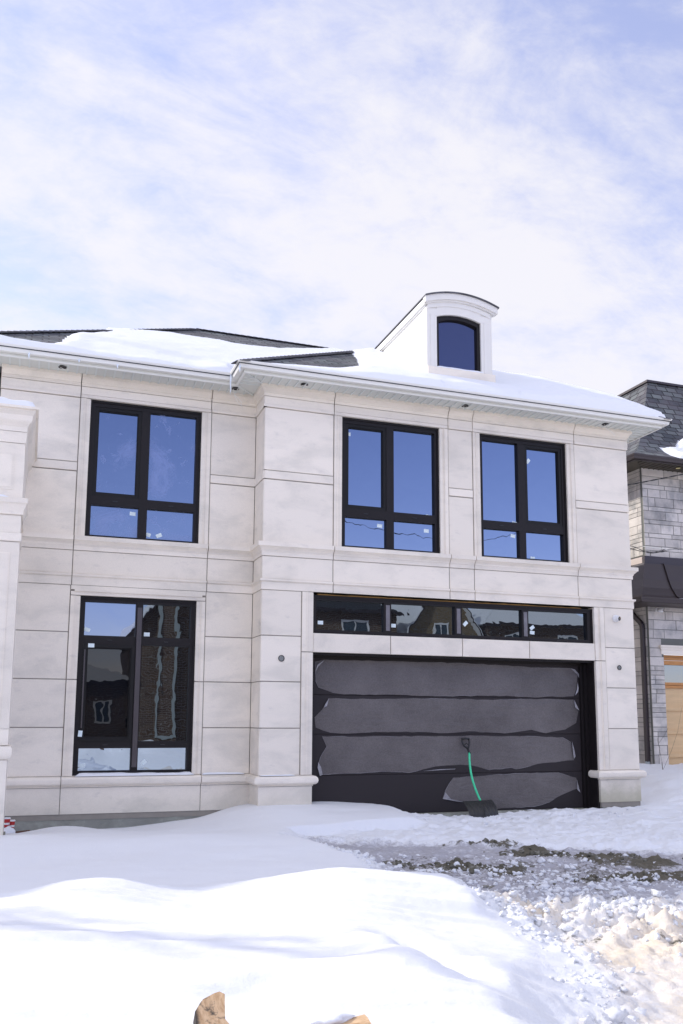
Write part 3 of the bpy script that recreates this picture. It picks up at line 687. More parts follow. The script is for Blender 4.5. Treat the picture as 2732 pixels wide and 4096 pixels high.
# ------------------------------------------------------------ garage door
def garage_door():
    d = empty('garage_door', None, None); d.parent = H0
    yd = .33
    m = MB()
    for a, b in ((.168, .752), (.758, 1.360), (1.366, 1.947), (1.953, 2.56)):
        m.box(3.84, 8.80, yd, yd+.05, a, b, bev=.006)
    m.box(3.86, 8.78, yd+.012, yd+.04, .17, 2.55)
    o = m.build('door_panel', DOORM, H0); o['label'] = 'four dark brown ribbed garage door sections'
    bpy.data.objects.remove(d)
    t = MB()
    t.box(8.80, 8.835, .05, .34, .16, 2.565); t.box(8.745, 8.80, .24, .36, .16, 2.53); t.box(8.70, 8.745, .285, .33, .16, 2.50)
    t.box(8.835, 8.90, .10, .34, .16, 2.565)
    t.box(3.86, 8.80, .30, .329, 2.495, 2.566); t.box(3.86, 8.80, .06, .10, 2.535, 2.568)
    t.box(3.88, 3.925, .05, .33, .16, 2.565)
    t.build('door_frame', FRAME, H0)
    films = [[(4.058, 2.447), (4.072, 2.145), (4.115, 2.062), (4.346, 1.982), (4.525, 1.960), (5.146, 1.966), (5.671, 1.957), (6.366, 1.957), (7.085, 1.977), (7.784, 1.957), (8.594, 1.986), (8.652, 2.116), (8.671, 2.284), (8.690, 2.360), (8.547, 2.449), (8.010, 2.444), (7.342, 2.470), (6.573, 2.485), (5.447, 2.488), (4.200, 2.480)],
             [(4.276, 1.897), (4.178, 1.729), (4.059, 1.612), (4.078, 1.464), (4.315, 1.385), (4.493, 1.372), (5.035, 1.398), (5.743, 1.398), (6.241, 1.378), (6.633, 1.408), (7.273, 1.372), (7.769, 1.433), (8.039, 1.375), (8.401, 1.434), (8.621, 1.544), (8.671, 1.728), (8.584, 1.930), (7.994, 1.935), (7.083, 1.906), (5.977, 1.917), (5.035, 1.896)],
             [(4.181, 1.332), (4.253, 1.183), (4.159, 1.036), (4.108, .873), (4.162, .775), (4.674, .784), (5.144, .803), (5.588, .777), (6.042, .866), (6.467, .888), (6.663, .875), (6.978, .802), (7.382, .831), (7.462, .806), (7.960, .895), (8.554, .935), (8.578, 1.015), (8.501, 1.233), (8.354, 1.306), (7.849, 1.326), (7.559, 1.326), (6.750, 1.338), (5.219, 1.330)],
             [(6.348, .690), (6.210, .505), (6.159, .370), (6.458, .329), (6.769, .270), (7.084, .19), (7.773, .209), (8.065, .272), (8.278, .373), (8.644, .490), (8.586, .653), (8.249, .738), (7.543, .740), (6.937, .715)]]
    rnd = random.Random(3)
    for pts in films:
        q = []
        for i in range(len(pts)):
            a = pts[i]; b = pts[(i+1) % len(pts)]; L = math.hypot(b[0]-a[0], b[1]-a[1]); n = max(1, int(L/.10))
            for k in range(n):
                t_ = k/n; j = .007 if 0 < k else 0
                q.append((a[0]+(b[0]-a[0])*t_+rnd.uniform(-j, j), a[1]+(b[1]-a[1])*t_+rnd.uniform(-j, j)))
        f_ = MB(); f_.prism(q, yd-.0025, yd-.0006)
        i = 0
        while i < len(q):   # torn rim that catches the light, in broken lengths
            n_ = rnd.randint(3, 9); seg_ = q[i:i+n_]
            if len(seg_) > 2 and rnd.random() < .4:
                k_ = len(seg_); f_.tube([(a_, yd-.003-.004*math.sin(math.pi*j_/(k_-1)), b_) for j_, (a_, b_) in enumerate(seg_)], [.0006+.0018*math.sin(math.pi*j_/(k_-1)) for j_ in range(k_)], 5, 1)
            i += n_-1
        f_.build('protective_film', [FILM, PEEL], H0)
    def curl(pts):
        c_ = MB(); b = len(pts); ys_ = [yd-.006-.03*rnd.random() for _ in pts]
        vs = [(x, ys_[i], z) for i, (x, z) in enumerate(pts)]+[(x+.003, ys_[i]+.003, z) for i, (x, z) in enumerate(pts)]
        fs = [(i, (i+1) % b, b+(i+1) % b, b+i) for i in range(b)]+[tuple(range(b)), tuple(range(2*b-1, b-1, -1))]
        c_.add(vs, fs); c_.build('curled_film', PEEL, H0)
    curl([(8.547, 2.449), (8.62, 2.43), (8.70, 2.36), (8.69, 2.29), (8.66, 2.35)])
    curl([(8.66, 2.22), (8.675, 2.12), (8.655, 2.05), (8.61, 2.0), (8.645, 2.10)])
    curl([(8.585, 1.93), (8.62, 1.86), (8.672, 1.75), (8.60, 1.80)])
    curl([(8.51, 1.25), (8.56, 1.12), (8.577, 1.0), (8.545, .96), (8.525, 1.08)])
    curl([(8.60, .62), (8.615, .52), (8.65, .41), (8.60, .46), (8.585, .55)])
    curl([(4.11, .87), (4.145, .75), (4.185, .77), (4.16, .88), (4.12, .95)])
    curl([(4.28, 1.90), (4.21, 1.80), (4.20, 1.76), (4.245, 1.78)])
    curl([(6.16, .37), (6.20, .47), (6.30, .36), (6.45, .33), (6.55, .31), (6.40, .325)])
    curl([(4.06, 2.30), (4.09, 2.40), (4.20, 2.475), (4.19, 2.46), (4.10, 2.37)])
    curl([(5.8, .80), (6.1, .825), (6.38, .83), (6.36, .815), (6.1, .81)])
garage_door()

# ------------------------------------------------------------ eaves
eave = [(-12, Y2), (3.13, Y2), (3.13, 0), (C3, 0), (C3, 9)]
s_ = MB(); s_.sweep([(-.05, 6.580), (.43, 6.580), (.43, 6.60), (-.05, 6.60)], eave); s_.build('soffit', SOFFIT, H0)
rb = MB()
def rib_x(x, ya, yb):
    rb.box(x-.011, x+.011, ya, yb, 6.570, 6.5795)
    rb.box(x-.011, x-.004, ya, yb, 6.564, 6.570)
x = -11.9
while x < C3+.42:
    yin, yout = (Y2-.058, Y2-.42) if x < 3.13 else (-.058, -.42)
    if 2.71 < x < 3.13: yout = None
    if yout is not None:
        yi = yin
        if 3.13-.42 <= x: pass
        if x > C3+.05: yi = -(x-C3)
        rib_x(x, yout, yi)
    elif x < 3.07:
        # inside corner: the left wing's ribs end on the diagonal
        rib_x(x, -.42+.0+0*x, 0) if False else rib_x(x, Y2-.42+(x-2.71)*0.99, Y2-.058)
    if 2.71 < x < 3.13: rib_x(x, -.42, -(3.13-x))
    x += .131
y = -.36
while y < 8.8:
    # the side returns: ribs run across
    if y < Y2-.42: a, b = 2.71, 3.13-.058
    else: a = b = None
    if a is not None:
        a2 = a; b2 = b if y > 0 else 3.13+y
        if b2-a2 > .03: rb.box(a2, b2, y-.011, y+.011, 6.570, 6.5795)
    elif y < .5:
        pass
    a2 = C3+.058 if y > 0 else C3-y
    if C3+.42-a2 > .03: rb.box(a2, C3+.42, y-.011, y+.011, 6.570, 6.5795)
    y += .131
for (ax, ay, bx, by) in ((3.07, -.06, 2.71, -.42), (C3+.06, -.06, C3+.42, -.42), (3.07, .49, 2.71, .13)):
    d = Vector((bx-ax, by-ay)).normalized()*.012; nrm = Vector((-d.y, d.x))
    rb.add([(ax+nrm.x, ay+nrm.y, 6.5795), (ax-nrm.x, ay-nrm.y, 6.5795), (bx-nrm.x, by-nrm.y, 6.5795), (bx+nrm.x, by+nrm.y, 6.5795),
            (ax+nrm.x, ay+nrm.y, 6.567), (ax-nrm.x, ay-nrm.y, 6.567), (bx-nrm.x, by-nrm.y, 6.567), (bx+nrm.x, by+nrm.y, 6.567)],
           [(0, 1, 2, 3), (4, 5, 6, 7), (0, 1, 5, 4), (1, 2, 6, 5), (2, 3, 7, 6), (3, 0, 4, 7)])
rb.build('soffit_rib', SOFFIT_RIB, H0)
s_ = MB(); s_.sweep([(.40, 6.560), (.425, 6.560), (.425, 6.70), (.415, 6.70), (.415, 6.572), (.40, 6.572)], eave)
s_.build('fascia', WHITE_AL, H0)
s_ = MB()
s_.sweep([(.43, 6.605), (.505, 6.605), (.512, 6.622), (.513, 6.645), (.522, 6.662), (.540, 6.675), (.548, 6.690), (.548, 6.703), (.538, 6.703), (.536, 6.692), (.50, 6.655), (.495, 6.615), (.43, 6.615)], eave)
smooth_by_angle(s_.build('gutter', WHITE_AL, H0), 40)
# ------------------------------------------------------------ roof
SL = .6
def hipz(X, Y):
    a = 6.68+SL*np.minimum.reduce([X-2.60, 10.135-X, Y+.53, 9.3-Y])
    b = 6.68+SL*np.minimum.reduce([X+1.60, 10.135-X, Y-.02, 8.78-Y])
    c = 6.68+SL*np.minimum.reduce([X+13, -.6+0*X+1.75-X+.9, Y-1.6, 10.5-Y])
    return a, b, c
def roof_faces(mb, x0, x1, y0, y1, hz=6.68):
    hw = min(x1-x0, y1-y0)/2; zt = hz+SL*hw
    if x1-x0 > y1-y0: r0, r1 = (x0+hw, y0+hw, zt), (x1-hw, y0+hw, zt)
    else: r0, r1 = (x0+hw, y0+hw, zt), (x0+hw, y1-hw, zt)
    A, B, Cc, D_ = (x0, y0, hz), (x1, y0, hz), (x1, y1, hz), (x0, y1, hz)
    if x1-x0 > y1-y0: polys = [((A, B, r1, r0), 0), ((Cc, D_, r0, r1), 0), ((B, Cc, r1), 1), ((D_, A, r0), 1)]
    else: polys = [((A, B, r0), 0), ((B, Cc, r1, r0), 1), ((Cc, D_, r1), 0), ((D_, A, r0, r1), 1)]
    k = math.sqrt(1+SL*SL)/SL
    for ps, ax in polys:
        b = mb.add(ps, [tuple(range(len(ps)))])
        mb.uv[len(mb.f)-1] = [((p[0] if ax == 0 else p[1]), (p[2]-hz)*k) for p in ps]
    # eave edge thickness
    for p, q in ((A, B), (B, Cc), (Cc, D_), (D_, A)):
        mb.add([p, q, (q[0], q[1], q[2]-.025), (p[0], p[1], p[2]-.025)], [(0, 1, 2, 3)]); mb.uv[len(mb.f)-1] = [(0, 0.05), (.1, 0.05), (.1, .06), (0, .06)]
    mb.add([(A[0], A[1], hz-.025), (B[0], B[1], hz-.025), (Cc[0], Cc[1], hz-.025), (D_[0], D_[1], hz-.025)], [(3, 2, 1, 0)]); mb.uv[len(mb.f)-1] = [(0, 0), (1, 0), (1, 1), (0, 1)]
    return A, B, Cc, D_, r0, r1
rm = MB()
A1, B1, C1, D1, p1, q1 = roof_faces(rm, 2.60, 10.135, -.53, 9.3)
A2, B2, C2, D2, p2, q2 = roof_faces(rm, -1.6, 10.135, .02, 8.78)
roof_faces(rm, -16, -3.6, .02, 9.0)  # unseen wing roof, added to block sun from the snow behind the mound
A4, B4, C4, D4, p4, q4 = roof_faces(rm, -13, 2.05, 1.6, 10.5)
me = bpy.data.meshes.new('roof'); me.from_pydata(rm.v, [], rm.f); me.materials.append(SHINGLE)
uvl = me.uv_layers.new(name='UVMap')
for pi, poly in enumerate(me.polygons):
    for li, uvc in zip(poly.loop_indices, rm.uv[pi]): uvl.data[li].uv = uvc
ro = bpy.data.objects.new('roof', me); sc.collection.objects.link(ro); ro.parent = H0
# ridge and hip caps
def caps(mb, a, b, up=.012, w_=.13):
    a = Vector(a); b = Vector(b); d = b-a; L = d.length; d.normalize(); n = int(L/.13)
    side = d.cross(Vector((0, 0, 1))).normalized(); u = side.cross(d).normalized()
    drop = .45 if abs(d.z) < .05 else .30
    for i in range(n):
        p = a+d*(i*.13); q = a+d*(i*.13+.17)
        vs = []
        for r_, lift in ((p, .014), (q, .004)):
            for s2 in (-1, 0, 1):
                vs.append(r_+side*s2*w_+u*(up+lift)-Vector((0, 0, abs(s2)*w_*drop)))
        for r_, lift in ((p, .014), (q, .004)):
            for s2 in (-1, 0, 1):
                vs.append(r_+side*s2*w_+u*(up+lift-.012)-Vector((0, 0, abs(s2)*w_*drop)))
        mb.add(vs, [(0, 1, 4, 3), (1, 2, 5, 4), (0, 1, 7, 6), (1, 2, 8, 7), (3, 4, 10, 9), (4, 5, 11, 10), (0, 3, 9, 6), (2, 5, 11, 8)])
for ca, cz in ((A1, p1), (A2, p2), (p2, q2), (B1, p1), (q4, (-6, 6.05, q4[2]))):
    cb = MB(); caps(cb, ca, cz); cb.build('ridge_cap', CAPM, ro, rec=False)

# dormer
DX0, DX1, DY = 5.96, 7.17, .30
dm = empty('dormer', None, None)
bpy.data.objects.remove(dm)
def arc(x, xc, hw, z0, rise):
    return z0+rise*(1-((x-xc)/hw)**2)
XC = 6.565
db = MB()
zr = lambda x: arc(x, XC, .69, 8.585, .135)
xsn = [5.96+i*(1.21)/12 for i in range(13)]
# body: front stone face with an arched hole, built of strips
WX0, WX1 = 6.13, 6.96; WZ = lambda x: arc(x, (WX0+WX1)/2, (WX1-WX0)/2, 8.295, .072)
def strip(mb, xa, xb, zlo, zhi, y0, y1, n=10, mi=0):
    for i in range(n):
        a = xa+(xb-xa)*i/n; b = xa+(xb-xa)*(i+1)/n
        f0 = (zlo(a), zlo(b)) if callable(zlo) else (zlo, zlo); f1 = (zhi(a), zhi(b)) if callable(zhi) else (zhi, zhi)
        vs = [(a, y0, f0[0]), (b, y0, f0[1]), (b, y1, f0[1]), (a, y1, f0[0]), (a, y0, f1[0]), (b, y0, f1[1]), (b, y1, f1[1]), (a, y1, f1[0])]
        mb.add(vs, [(0, 3, 2, 1), (4, 5, 6, 7), (0, 1, 5, 4), (2, 3, 7, 6)]+([(3, 0, 4, 7)] if i == 0 else [])+([(1, 2, 6, 5)] if i == n-1 else []), mi)
db.box(DX0, WX0, DY, DY+.16, 7.05, 8.50); db.box(WX1, DX1, DY, DY+.16, 7.05, 8.50)
strip(db, WX0, WX1, WZ, 8.52, DY, DY+.16); strip(db, DX0, DX1, 8.50, lambda x: zr(x)-.04, DY, DY+.16)
# trims: raised casing with a second step
for k, (wd, pr) in enumerate(((.175, .010), (.115, .020))):
    db.box(WX0-wd, WX0-.01*0-.055*k, DY-pr, DY-.0, 7.38, 8.30); db.box(WX1+.055*k, WX1+wd, DY-pr, DY, 7.38, 8.30)
for a, b, pr in ((.105, .185, .022), (.0, .105, .010)):
    hw = (WX1-WX0)/2; xc = (WX0+WX1)/2
    strip(db, WX0-.17, WX1+.17, lambda x: 8.30+a+.10*(1-((x-xc)/(hw+.17))**2)-(.0 if a else 0), lambda x: 8.30+b+.10*(1-((x-xc)/(hw+.17))**2), DY-pr, DY+.0, 14) if a else \
        strip(db, WX0, WX1, WZ, lambda x: 8.30+b+.10*(1-((x-xc)/(hw+.17))**2), DY-pr, DY, 14)
for sx in (WX0-.17, WX1): db.box(sx, sx+.17, DY-.010, DY, 8.302, 8.42)
# fascia of the curved roof
strip(db, 5.90, 7.255, lambda x: zr(x)-.105, lambda x: zr(x)+.0, DY-.075, DY+.03, 16)
strip(db, 5.93, 7.225, lambda x: zr(x)-.135, lambda x: zr(x)-.105, DY-.045, DY+.03, 16)
dormer = db.build('dormer', mat('painted dormer stone', (.74, .72, .68), .8, var=.05, vscale=5), H0)
s_ = MB(); s_.box(5.945, 7.20, DY-.055, DY+.10, 7.225, 7.385, 0, bev=.006); s_.build('sill', STONE, dormer)
s_ = MB()
for side in (0, 1):
    yy = DY+.16
    while yy < 2.9:
        zlo = 6.62+SL*(yy+.53); x = DX0+.006 if side == 0 else DX1-.006
        s_.box(x-.010, x+.010, yy+.004, yy+.108, zlo-.1, 8.50)
        yy += .112
    xb = DX0+.012 if side == 0 else DX1-.022
    s_.box(xb, xb+.01, DY+.1, 2.9, 6.9, 8.5)
s_.box(DX0-.012, DX0+.03, DY+.002, DY+.16, 7.2, 8.45)
s_.build('siding', SIDING, dormer)
s_ = MB()
s_.box(5.905, 5.945, DY-.02, 2.95, 8.475, 8.575); s_.box(7.185, 7.225, DY-.02, 2.95, 8.475, 8.575); s_.box(5.93, 5.975, DY+.03, 2.95, 8.45, 8.475)
s_.build('eave_board', WHITE_AL, dormer)
s_ = MB(); strip(s_, 5.895, 7.275, lambda x: zr(x)+.001+.0*x, lambda x: zr(x)+.022, DY-.10, 3.9, 16)
s_.build('roof', CAPM, dormer)
s_ = MB()
n = 12
outer = [(WX0, 7.39)]+[(WX0, 8.295)]+[(WX0+(WX1-WX0)*i/n, WZ(WX0+(WX1-WX0)*i/n)) for i in range(1, n)]+[(WX1, 8.295), (WX1, 7.39)]
inner = []
for x, z in outer:
    xi = min(max(x, WX0+.055), WX1-.055); xi = WX0+.055+(x-WX0)/(WX1-WX0)*(WX1-WX0-.11)
    inner.append((xi, (z-.07) if z > 7.5 else z+.03))
b = len(s_.v)
vs = [(x, DY+.03, z) for x, z in outer]+[(x, DY+.03, z) for x, z in inner]+[(x, DY+.10, z) for x, z in outer]+[(x, DY+.10, z) for x, z in inner]
k = len(outer); fs = []
for i in range(k):
    j = (i+1) % k
    fs += [(i, j, k+j, k+i), (k+i, k+j, 3*k+j, 3*k+i), (i, 2*k+i, 2*k+j, j)]
s_.add(vs, fs); s_.build('window_frame', FRAME, dormer)
s_ = MB(); s_.prism(inner, DY+.085, DY+.095); s_.build('pane', GLASS_DORMER, dormer)

# ------------------------------------------------------------ snow on roofs
def pip(X, Y, poly):
    """signed distance to a polygon, negative inside"""
    d = np.full(X.shape, 1e9); ins = np.zeros(X.shape, bool); n = len(poly)
    for i in range(n):
        x0, y0 = poly[i]; x1, y1 = poly[(i+1) % n]
        ex, ey = x1-x0, y1-y0; t = np.clip(((X-x0)*ex+(Y-y0)*ey)/(ex*ex+ey*ey+1e-12), 0, 1)
        d = np.minimum(d, np.hypot(X-x0-t*ex, Y-y0-t*ey))
        c = ((y0 > Y) != (y1 > Y)) & (X < (x1-x0)*(Y-y0)/(y1-y0+1e-12)+x0); ins ^= c
    return np.where(ins, -d, d)
def roof_snow():
    xs = np.arange(-3.2, 10.125, .035); ys = np.arange(-.53, 5.2, .035); X, Y = np.meshgrid(xs, ys, indexing='ij')
    a, b, c = hipz(X, Y); Z = np.maximum(a, b); inm = (Z > 6.679)
    Z = np.maximum(Z, np.where(Y > 1.6, 6.68+SL*np.minimum(Y-1.6, 10.5-Y), 0))
    inm = inm | ((X < -1.5) & (Y > 1.62)); Z = np.maximum(Z, 6.6)
    t = .085+.07*fbm(X*.8, Y*.9, 4, 5)+.015*fbm(X*5, Y*5, 3, 6)
    t = t+.10*sst(X, 7.6, 8.6)*sst(10.135-X, 0, .8)+.05*gs(X, Y, 1.2, 2.0, 1.0, 1.0)
    # bare shingles
    bare = [[(2.5, -.75), (2.9, -.42), (4.30, .05), (4.45, .16), (4.87, .53), (5.12, 1.45), (5.28, 2.15), (5.6, 2.60), (6.09, 3.15), (6.2, 3.5), (5.9, 3.5), (2.4, -.4)],
            [(1.83, 3.25), (2.12, 3.37), (2.41, 3.26), (2.70, 3.25), (3.05, 3.28), (3.28, 3.13), (3.60, 3.16), (4.13, 3.30), (4.44, 3.55), (5.5, 4.3), (5.5, 5.3), (2.3, 5.3), (1.4, 3.05)],
            [(-1.7, .15), (-.66, .40), (-.28, .38), (.01, .42), (.17, .74), (.29, 1.41), (.56, 1.60), (.79, 1.85), (1.02, 2.40), (.85, 2.6), (.2, 2.05), (-.3, 1.4), (-1.2, .6)],
            [(7.15, .7), (7.25, .45), (7.7, .25), (8.1, .18), (8.0, .26), (7.5, .52), (7.3, .9)]]
    k = np.ones_like(X)
    for i, poly in enumerate(bare):
        sd = pip(X, Y, poly)+.08*fbm(X*4, Y*4, 4, 60+i)
        k = np.minimum(k, np.clip(.35*sst(sd, .0, .06)+.65*sst(sd, .0, (.35, 2.4, .25, .25)[i]), 0, 1)*(sd > 0))
    eave_d = np.minimum.reduce([np.where(X > 2.60, Y+.53, Y-.02), 10.135-X])
    ex = .035+.03*fbm(X*1.7, Y*0, 3, 77)
    k = k*sst(eave_d-ex, -.005, .09)**.5
    k = np.where(X < 2.62, k*sst(np.hypot(np.maximum(0, 2.60-X), np.maximum(0, Y*0)), 0, .001), k) if False else k
    t = np.clip(t, .03, 1)*k*(1-.6*sst(X, 2.6, 2.7)*sst(4.9-X, 0, .8)*sst(.6-Y, 0, .3))
    # thin in front of the dormer and none inside it
    t = np.where((X > DX0) & (X < DX1) & (Y > DY) & (Y < 2.9), 0, t)
    t = np.where((X > 5.9) & (X < 7.3) & (Y < DY), np.minimum(t, .05+.10*sst(Y, -.5, -.1)), t)
    t = np.where(inm, t, 0)
    # drift shadow line of the old slide: the lower left bank is thinner
    t = t-.05*sst(1.25+.55*(X-.4)*-.6-Y, -.05, .12)*sst(X, .2, .7)*(1-sst(X, 2.0, 2.6))*k
    t = np.clip(t, 0, 1)
    ZZ = Z+t*1.16
    V = np.stack([X, Y, ZZ+.001], -1).reshape(-1, 3); nx, ny = X.shape
    idx = np.arange(nx*ny).reshape(nx, ny)
    q = np.stack([idx[:-1, :-1], idx[1:, :-1], idx[1:, 1:], idx[:-1, 1:]], -1).reshape(-1, 4)
    tm = np.maximum.reduce([t[:-1, :-1], t[1:, :-1], t[1:, 1:], t[:-1, 1:]]).reshape(-1) > .003
    im = (inm[:-1, :-1] & inm[1:, :-1] & inm[1:, 1:] & inm[:-1, 1:]).reshape(-1)
    o = mesh_np('roof_snow', V, q[tm & im], SNOW)
    tag(o, 'drifted white snow lying in banks on the dark shingle roof', 'snow', kind='stuff')
roof_snow()
def snow_strip(name, label, x0, x1, y0, y1, z, h, seed, seg=30, taper=.12, n2=8, ty=None):
    xs = np.linspace(x0, x1, seg); ys = np.linspace(y0, y1, n2); X, Y = np.meshgrid(xs, ys, indexing='ij')
    e = np.minimum.reduce([(X-x0)/taper, (x1-X)/taper, (Y-y0)/(ty or .35*(y1-y0))]); e = np.clip(e, 0, 1)
    T = h*(.75+.7*fbm(X*3, Y*3, 3, seed))*np.sqrt(e*(2-e)); T = np.clip(T, 0, 1)
    V = np.stack([X, Y, z+T], -1).reshape(-1, 3); idx = np.arange(seg*n2).reshape(seg, n2)
    q = np.stack([idx[:-1, :-1], idx[1:, :-1], idx[1:, 1:], idx[:-1, 1:]], -1).reshape(-1, 4)
    V2 = V.copy(); V2[:, 2] = z; nV = len(V)
    q2 = q[:, ::-1]+nV
    o = mesh_np(name, np.vstack([V, V2]), np.vstack([q, q2]), SNOW)
    return tag(o, label, 'snow', kind='stuff')
snow_strip('sill_snow', 'thin white snow along the sill of the dormer window', 6.10, 7.0, DY-.05, DY+.03, 7.386, .04, 1)
snow_strip('ledge_snow', 'white snow on the ledge under the tall ground floor window', .66, 2.31, Y2-.045, Y2+.06, .787, .055, 2)
snow_strip('ledge_snow', 'thin ribbon of snow on the ledge in the inner corner', 2.42, 3.05, Y2-.05, Y2, .787, .035, 3)
snow_strip('ledge_snow', 'faint line of snow on the plinth left of the garage door', 3.14, 3.66, -.05, 0, .787, .02, 4)
snow_strip('ledge_snow', 'thin snow on the sill band under the middle upper window', 4.4, 6.0, -.05, .055, 4.167, .008, 5)

# pot light openings with dangling wires
def pot(x, y, wires):
    m = MB(); m.lathe([(.0, .0), (.050, .0), (.055, -.004), (.058, -.012), (.050, -.013), (.046, -.004), (.0, -.003)], (x, y, 6.5795-.001), seg=18)
    o = m.build('light_opening', BLACK, H0)
    for pts in wires: w_ = MB(); w_.tube([(x+a, y+b, 6.575+c) for a, b, c in pts], .004, 6); w_.build('wire', WHITE_AL, o)
    return o
pot(3.67, -.24, [[(.0, 0, -.01), (.03, -.02, -.03), (-.02, -.03, -.035), (-.04, 0, -.025)]])
pot(6.36, -.24, [[(-.02, 0, -.005), (-.03, -.01, -.07)], [(.02, 0, -.02), (.05, 0, -.03), (.07, 0, -.02)]])
pot(9.01, -.24, [[(-.01, 0, -.01), (.01, -.01, -.08), (.08, -.03, -.12), (.16, -.04, -.19)]])
pot(.206, .30, [[(-.03, 0, -.01), (.05, 0, -.045), (.09, -.02, -.04)]])
pot(2.73, .28, [[(-.03, 0, -.01), (-.02, -.01, -.10), (.03, -.02, -.22), (.10, -.03, -.28), (.09, -.03, -.22), (-.01, 0, -.10)]])

# icicles under the gutters
for k, (x, y, z, L, lab) in enumerate([(2.585, -.05, 6.62, .28, 'icicle hanging where the two gutters meet'), (2.60, .0, 6.70, .13, 'short icicle beside the gutter joint'),
                           (2.62, -.50, 6.63, .11, 'tiny icicle at the outer gutter corner'), (.95, .03, 6.61, .07, 'small icicle on the left gutter above the wide window'), (.42, .03, 6.61, .05, 'tiny icicle on the left gutter near the light opening'),
                           (-.25, .03, 6.61, .09, 'small icicle at the left end of the gutter')]):
    m = MB(); n = 6
    m.tube([(x+.004*math.sin(i*2), y, z-L*i/n) for i in range(n+1)], [.016*(1-i/n)**.8+.0015 for i in range(n+1)], 7)
    ICE = bpy.data.materials.get('ice') or mat('ice', (.72, .78, .84), .12, spec=.7)
    tag(m.build('icicle', ICE, smooth=True), lab, 'icicle', 'icicles under the gutters')

# ------------------------------------------------------------ entrance portico on the left edge (part of the house)
PY = -1.6; PX = -.197
po = MB()
def prect(prof, x1=PX, y0=PY, x0=-3.2, y1=Y2+.2, mi=0):
    po.sweep(prof, [(x0, y0), (x1, y0), (x1, y1)], mi)
I = -.25
prect([(0, 4.15), (0, 4.818), (I, 4.818), (I, 4.15)])
prect([(0, 4.824), (.005, 4.824), (.013, 4.957), (I, 4.957), (I, 4.824)])
prect([(.013, 4.963), (.014, 5.02), (.022, 5.03), (.034, 5.06), (.058, 5.085), (.062, 5.10), (.067, 5.154), (.082, 5.175), (.098, 5.20), (.098, 5.217), (.126, 5.222), (.130, 5.25), (I, 5.26), (I, 4.963)])
po.box(-3.2, PX-.03, PY+.03, Y2, 4.08, 5.2)
# raised panel on the parapet
for a in ((.0, .006), (.03, .010)):
    po.box(-2.3+a[0], -.305-a[0], PY-a[1], PY+.01, 4.25+a[0], 4.70-a[0])
# pier with its capital
px0, py1 = -.95, -1.04
def pier(prof): po.sweep(prof, [(px0, py1), (px0, PY), (PX, PY), (PX, py1), (px0, py1)], caps=False)
I2 = -.12
pier([(0, .26), (0, 1.112), (I2, 1.112), (I2, .26)])
pier([(.008, 1.118), (.030, 1.135), (.046, 1.165), (.05, 1.205), (.044, 1.245), (.030, 1.268), (I2, 1.272), (I2, 1.118)])
pier([(0, 1.278), (0, 1.46), (I2, 1.46), (I2, 1.278)]); pier([(0, 1.464), (0, 3.625), (I2, 3.625), (I2, 1.464)])
pier([(.004, 3.631), (.014, 3.64), (.014, 3.733), (I2, 3.733), (I2, 3.631)]); pier([(0, 3.737), (0, 3.945), (I2, 3.945), (I2, 3.737)])
pier([(.002, 3.949), (.020, 3.955), (.024, 4.011), (.036, 4.03), (.046, 4.06), (.060, 4.083), (.065, 4.086), (.065, 4.145), (I2, 4.15), (I2, 3.949)])
po.box(px0+.05, PX-.05, PY+.05, py1-.05, .2, 4.12)
for a in ((.0, .006), (.012, .011)):
    po.box(px0+.12+a[0], PX-.10-a[0], PY-a[1], PY+.01, 1.55+a[0], 3.50-a[0])
smooth_by_angle(po.build('portico', STONE, H0), 30)
st = MB(); st.box(-3.0, -.10, PY-.05, .45, -.3, .045); st.box(-3.0, PX+.02, PY-.02, py1+.02, .04, .26); st.build('porch_step', CONC, H0)
s_ = snow_strip('portico_snow', 'rounded cap of snow on top of the portico cornice', -3.2, PX+.10, PY-.10, .4, 5.256, .15, 6, 70, .20, 60, .12)
snow_strip('ledge_snow', 'thin snow on the lower ledge of the portico', -2.4, PX-.14, PY-.05, PY, 4.148, .03, 8)

# ------------------------------------------------------------ fittings on the wall
m = MB(); m.lathe([(.0, -.002), (.062, -.002), (.064, -.012), (.058, -.030), (.046, -.036), (.0, -.036)], (9.235, 0, 3.282), 'y', 28)
camh = empty('security_camera', 'white dome security camera on the pillar right of the garage', 'security camera', (9.235, 0, 3.282))
def put(o, root):
    o.parent = root; o.location = -Vector(root.location)
    return o
put(m.build('base', CUPWHITE), camh); smooth_by_angle(camh.children[0], 40)
m = MB(); c = Vector((9.252, -.060, 3.277)); dirn = Vector((.35, -.9, -.12)).normalized()
q = dirn.to_track_quat('Z', 'Y').to_matrix()
def oriented_lathe(prof, c, q, seg=22):
    m = MB(); m.lathe(prof, (0, 0, 0), 'z', seg); m.v = [tuple(c+q@Vector(p)) for p in m.v]; return m
put(oriented_lathe([(.0, -.045), (.025, -.040), (.040, -.022), (.046, .0), (.043, .018), (.036, .022)], c, q).build('ball', CUPWHITE, smooth=True), camh)
put(oriented_lathe([(.036, .015), (.036, .026), (.033, .028), (.0, .029)], c, q).build('lens', mat('black lens', (.006, .006, .007), .08)), camh)
METALBOX = mat('galvanised box', (.30, .31, .30), .45, metal=.4, var=.4, vscale=30)
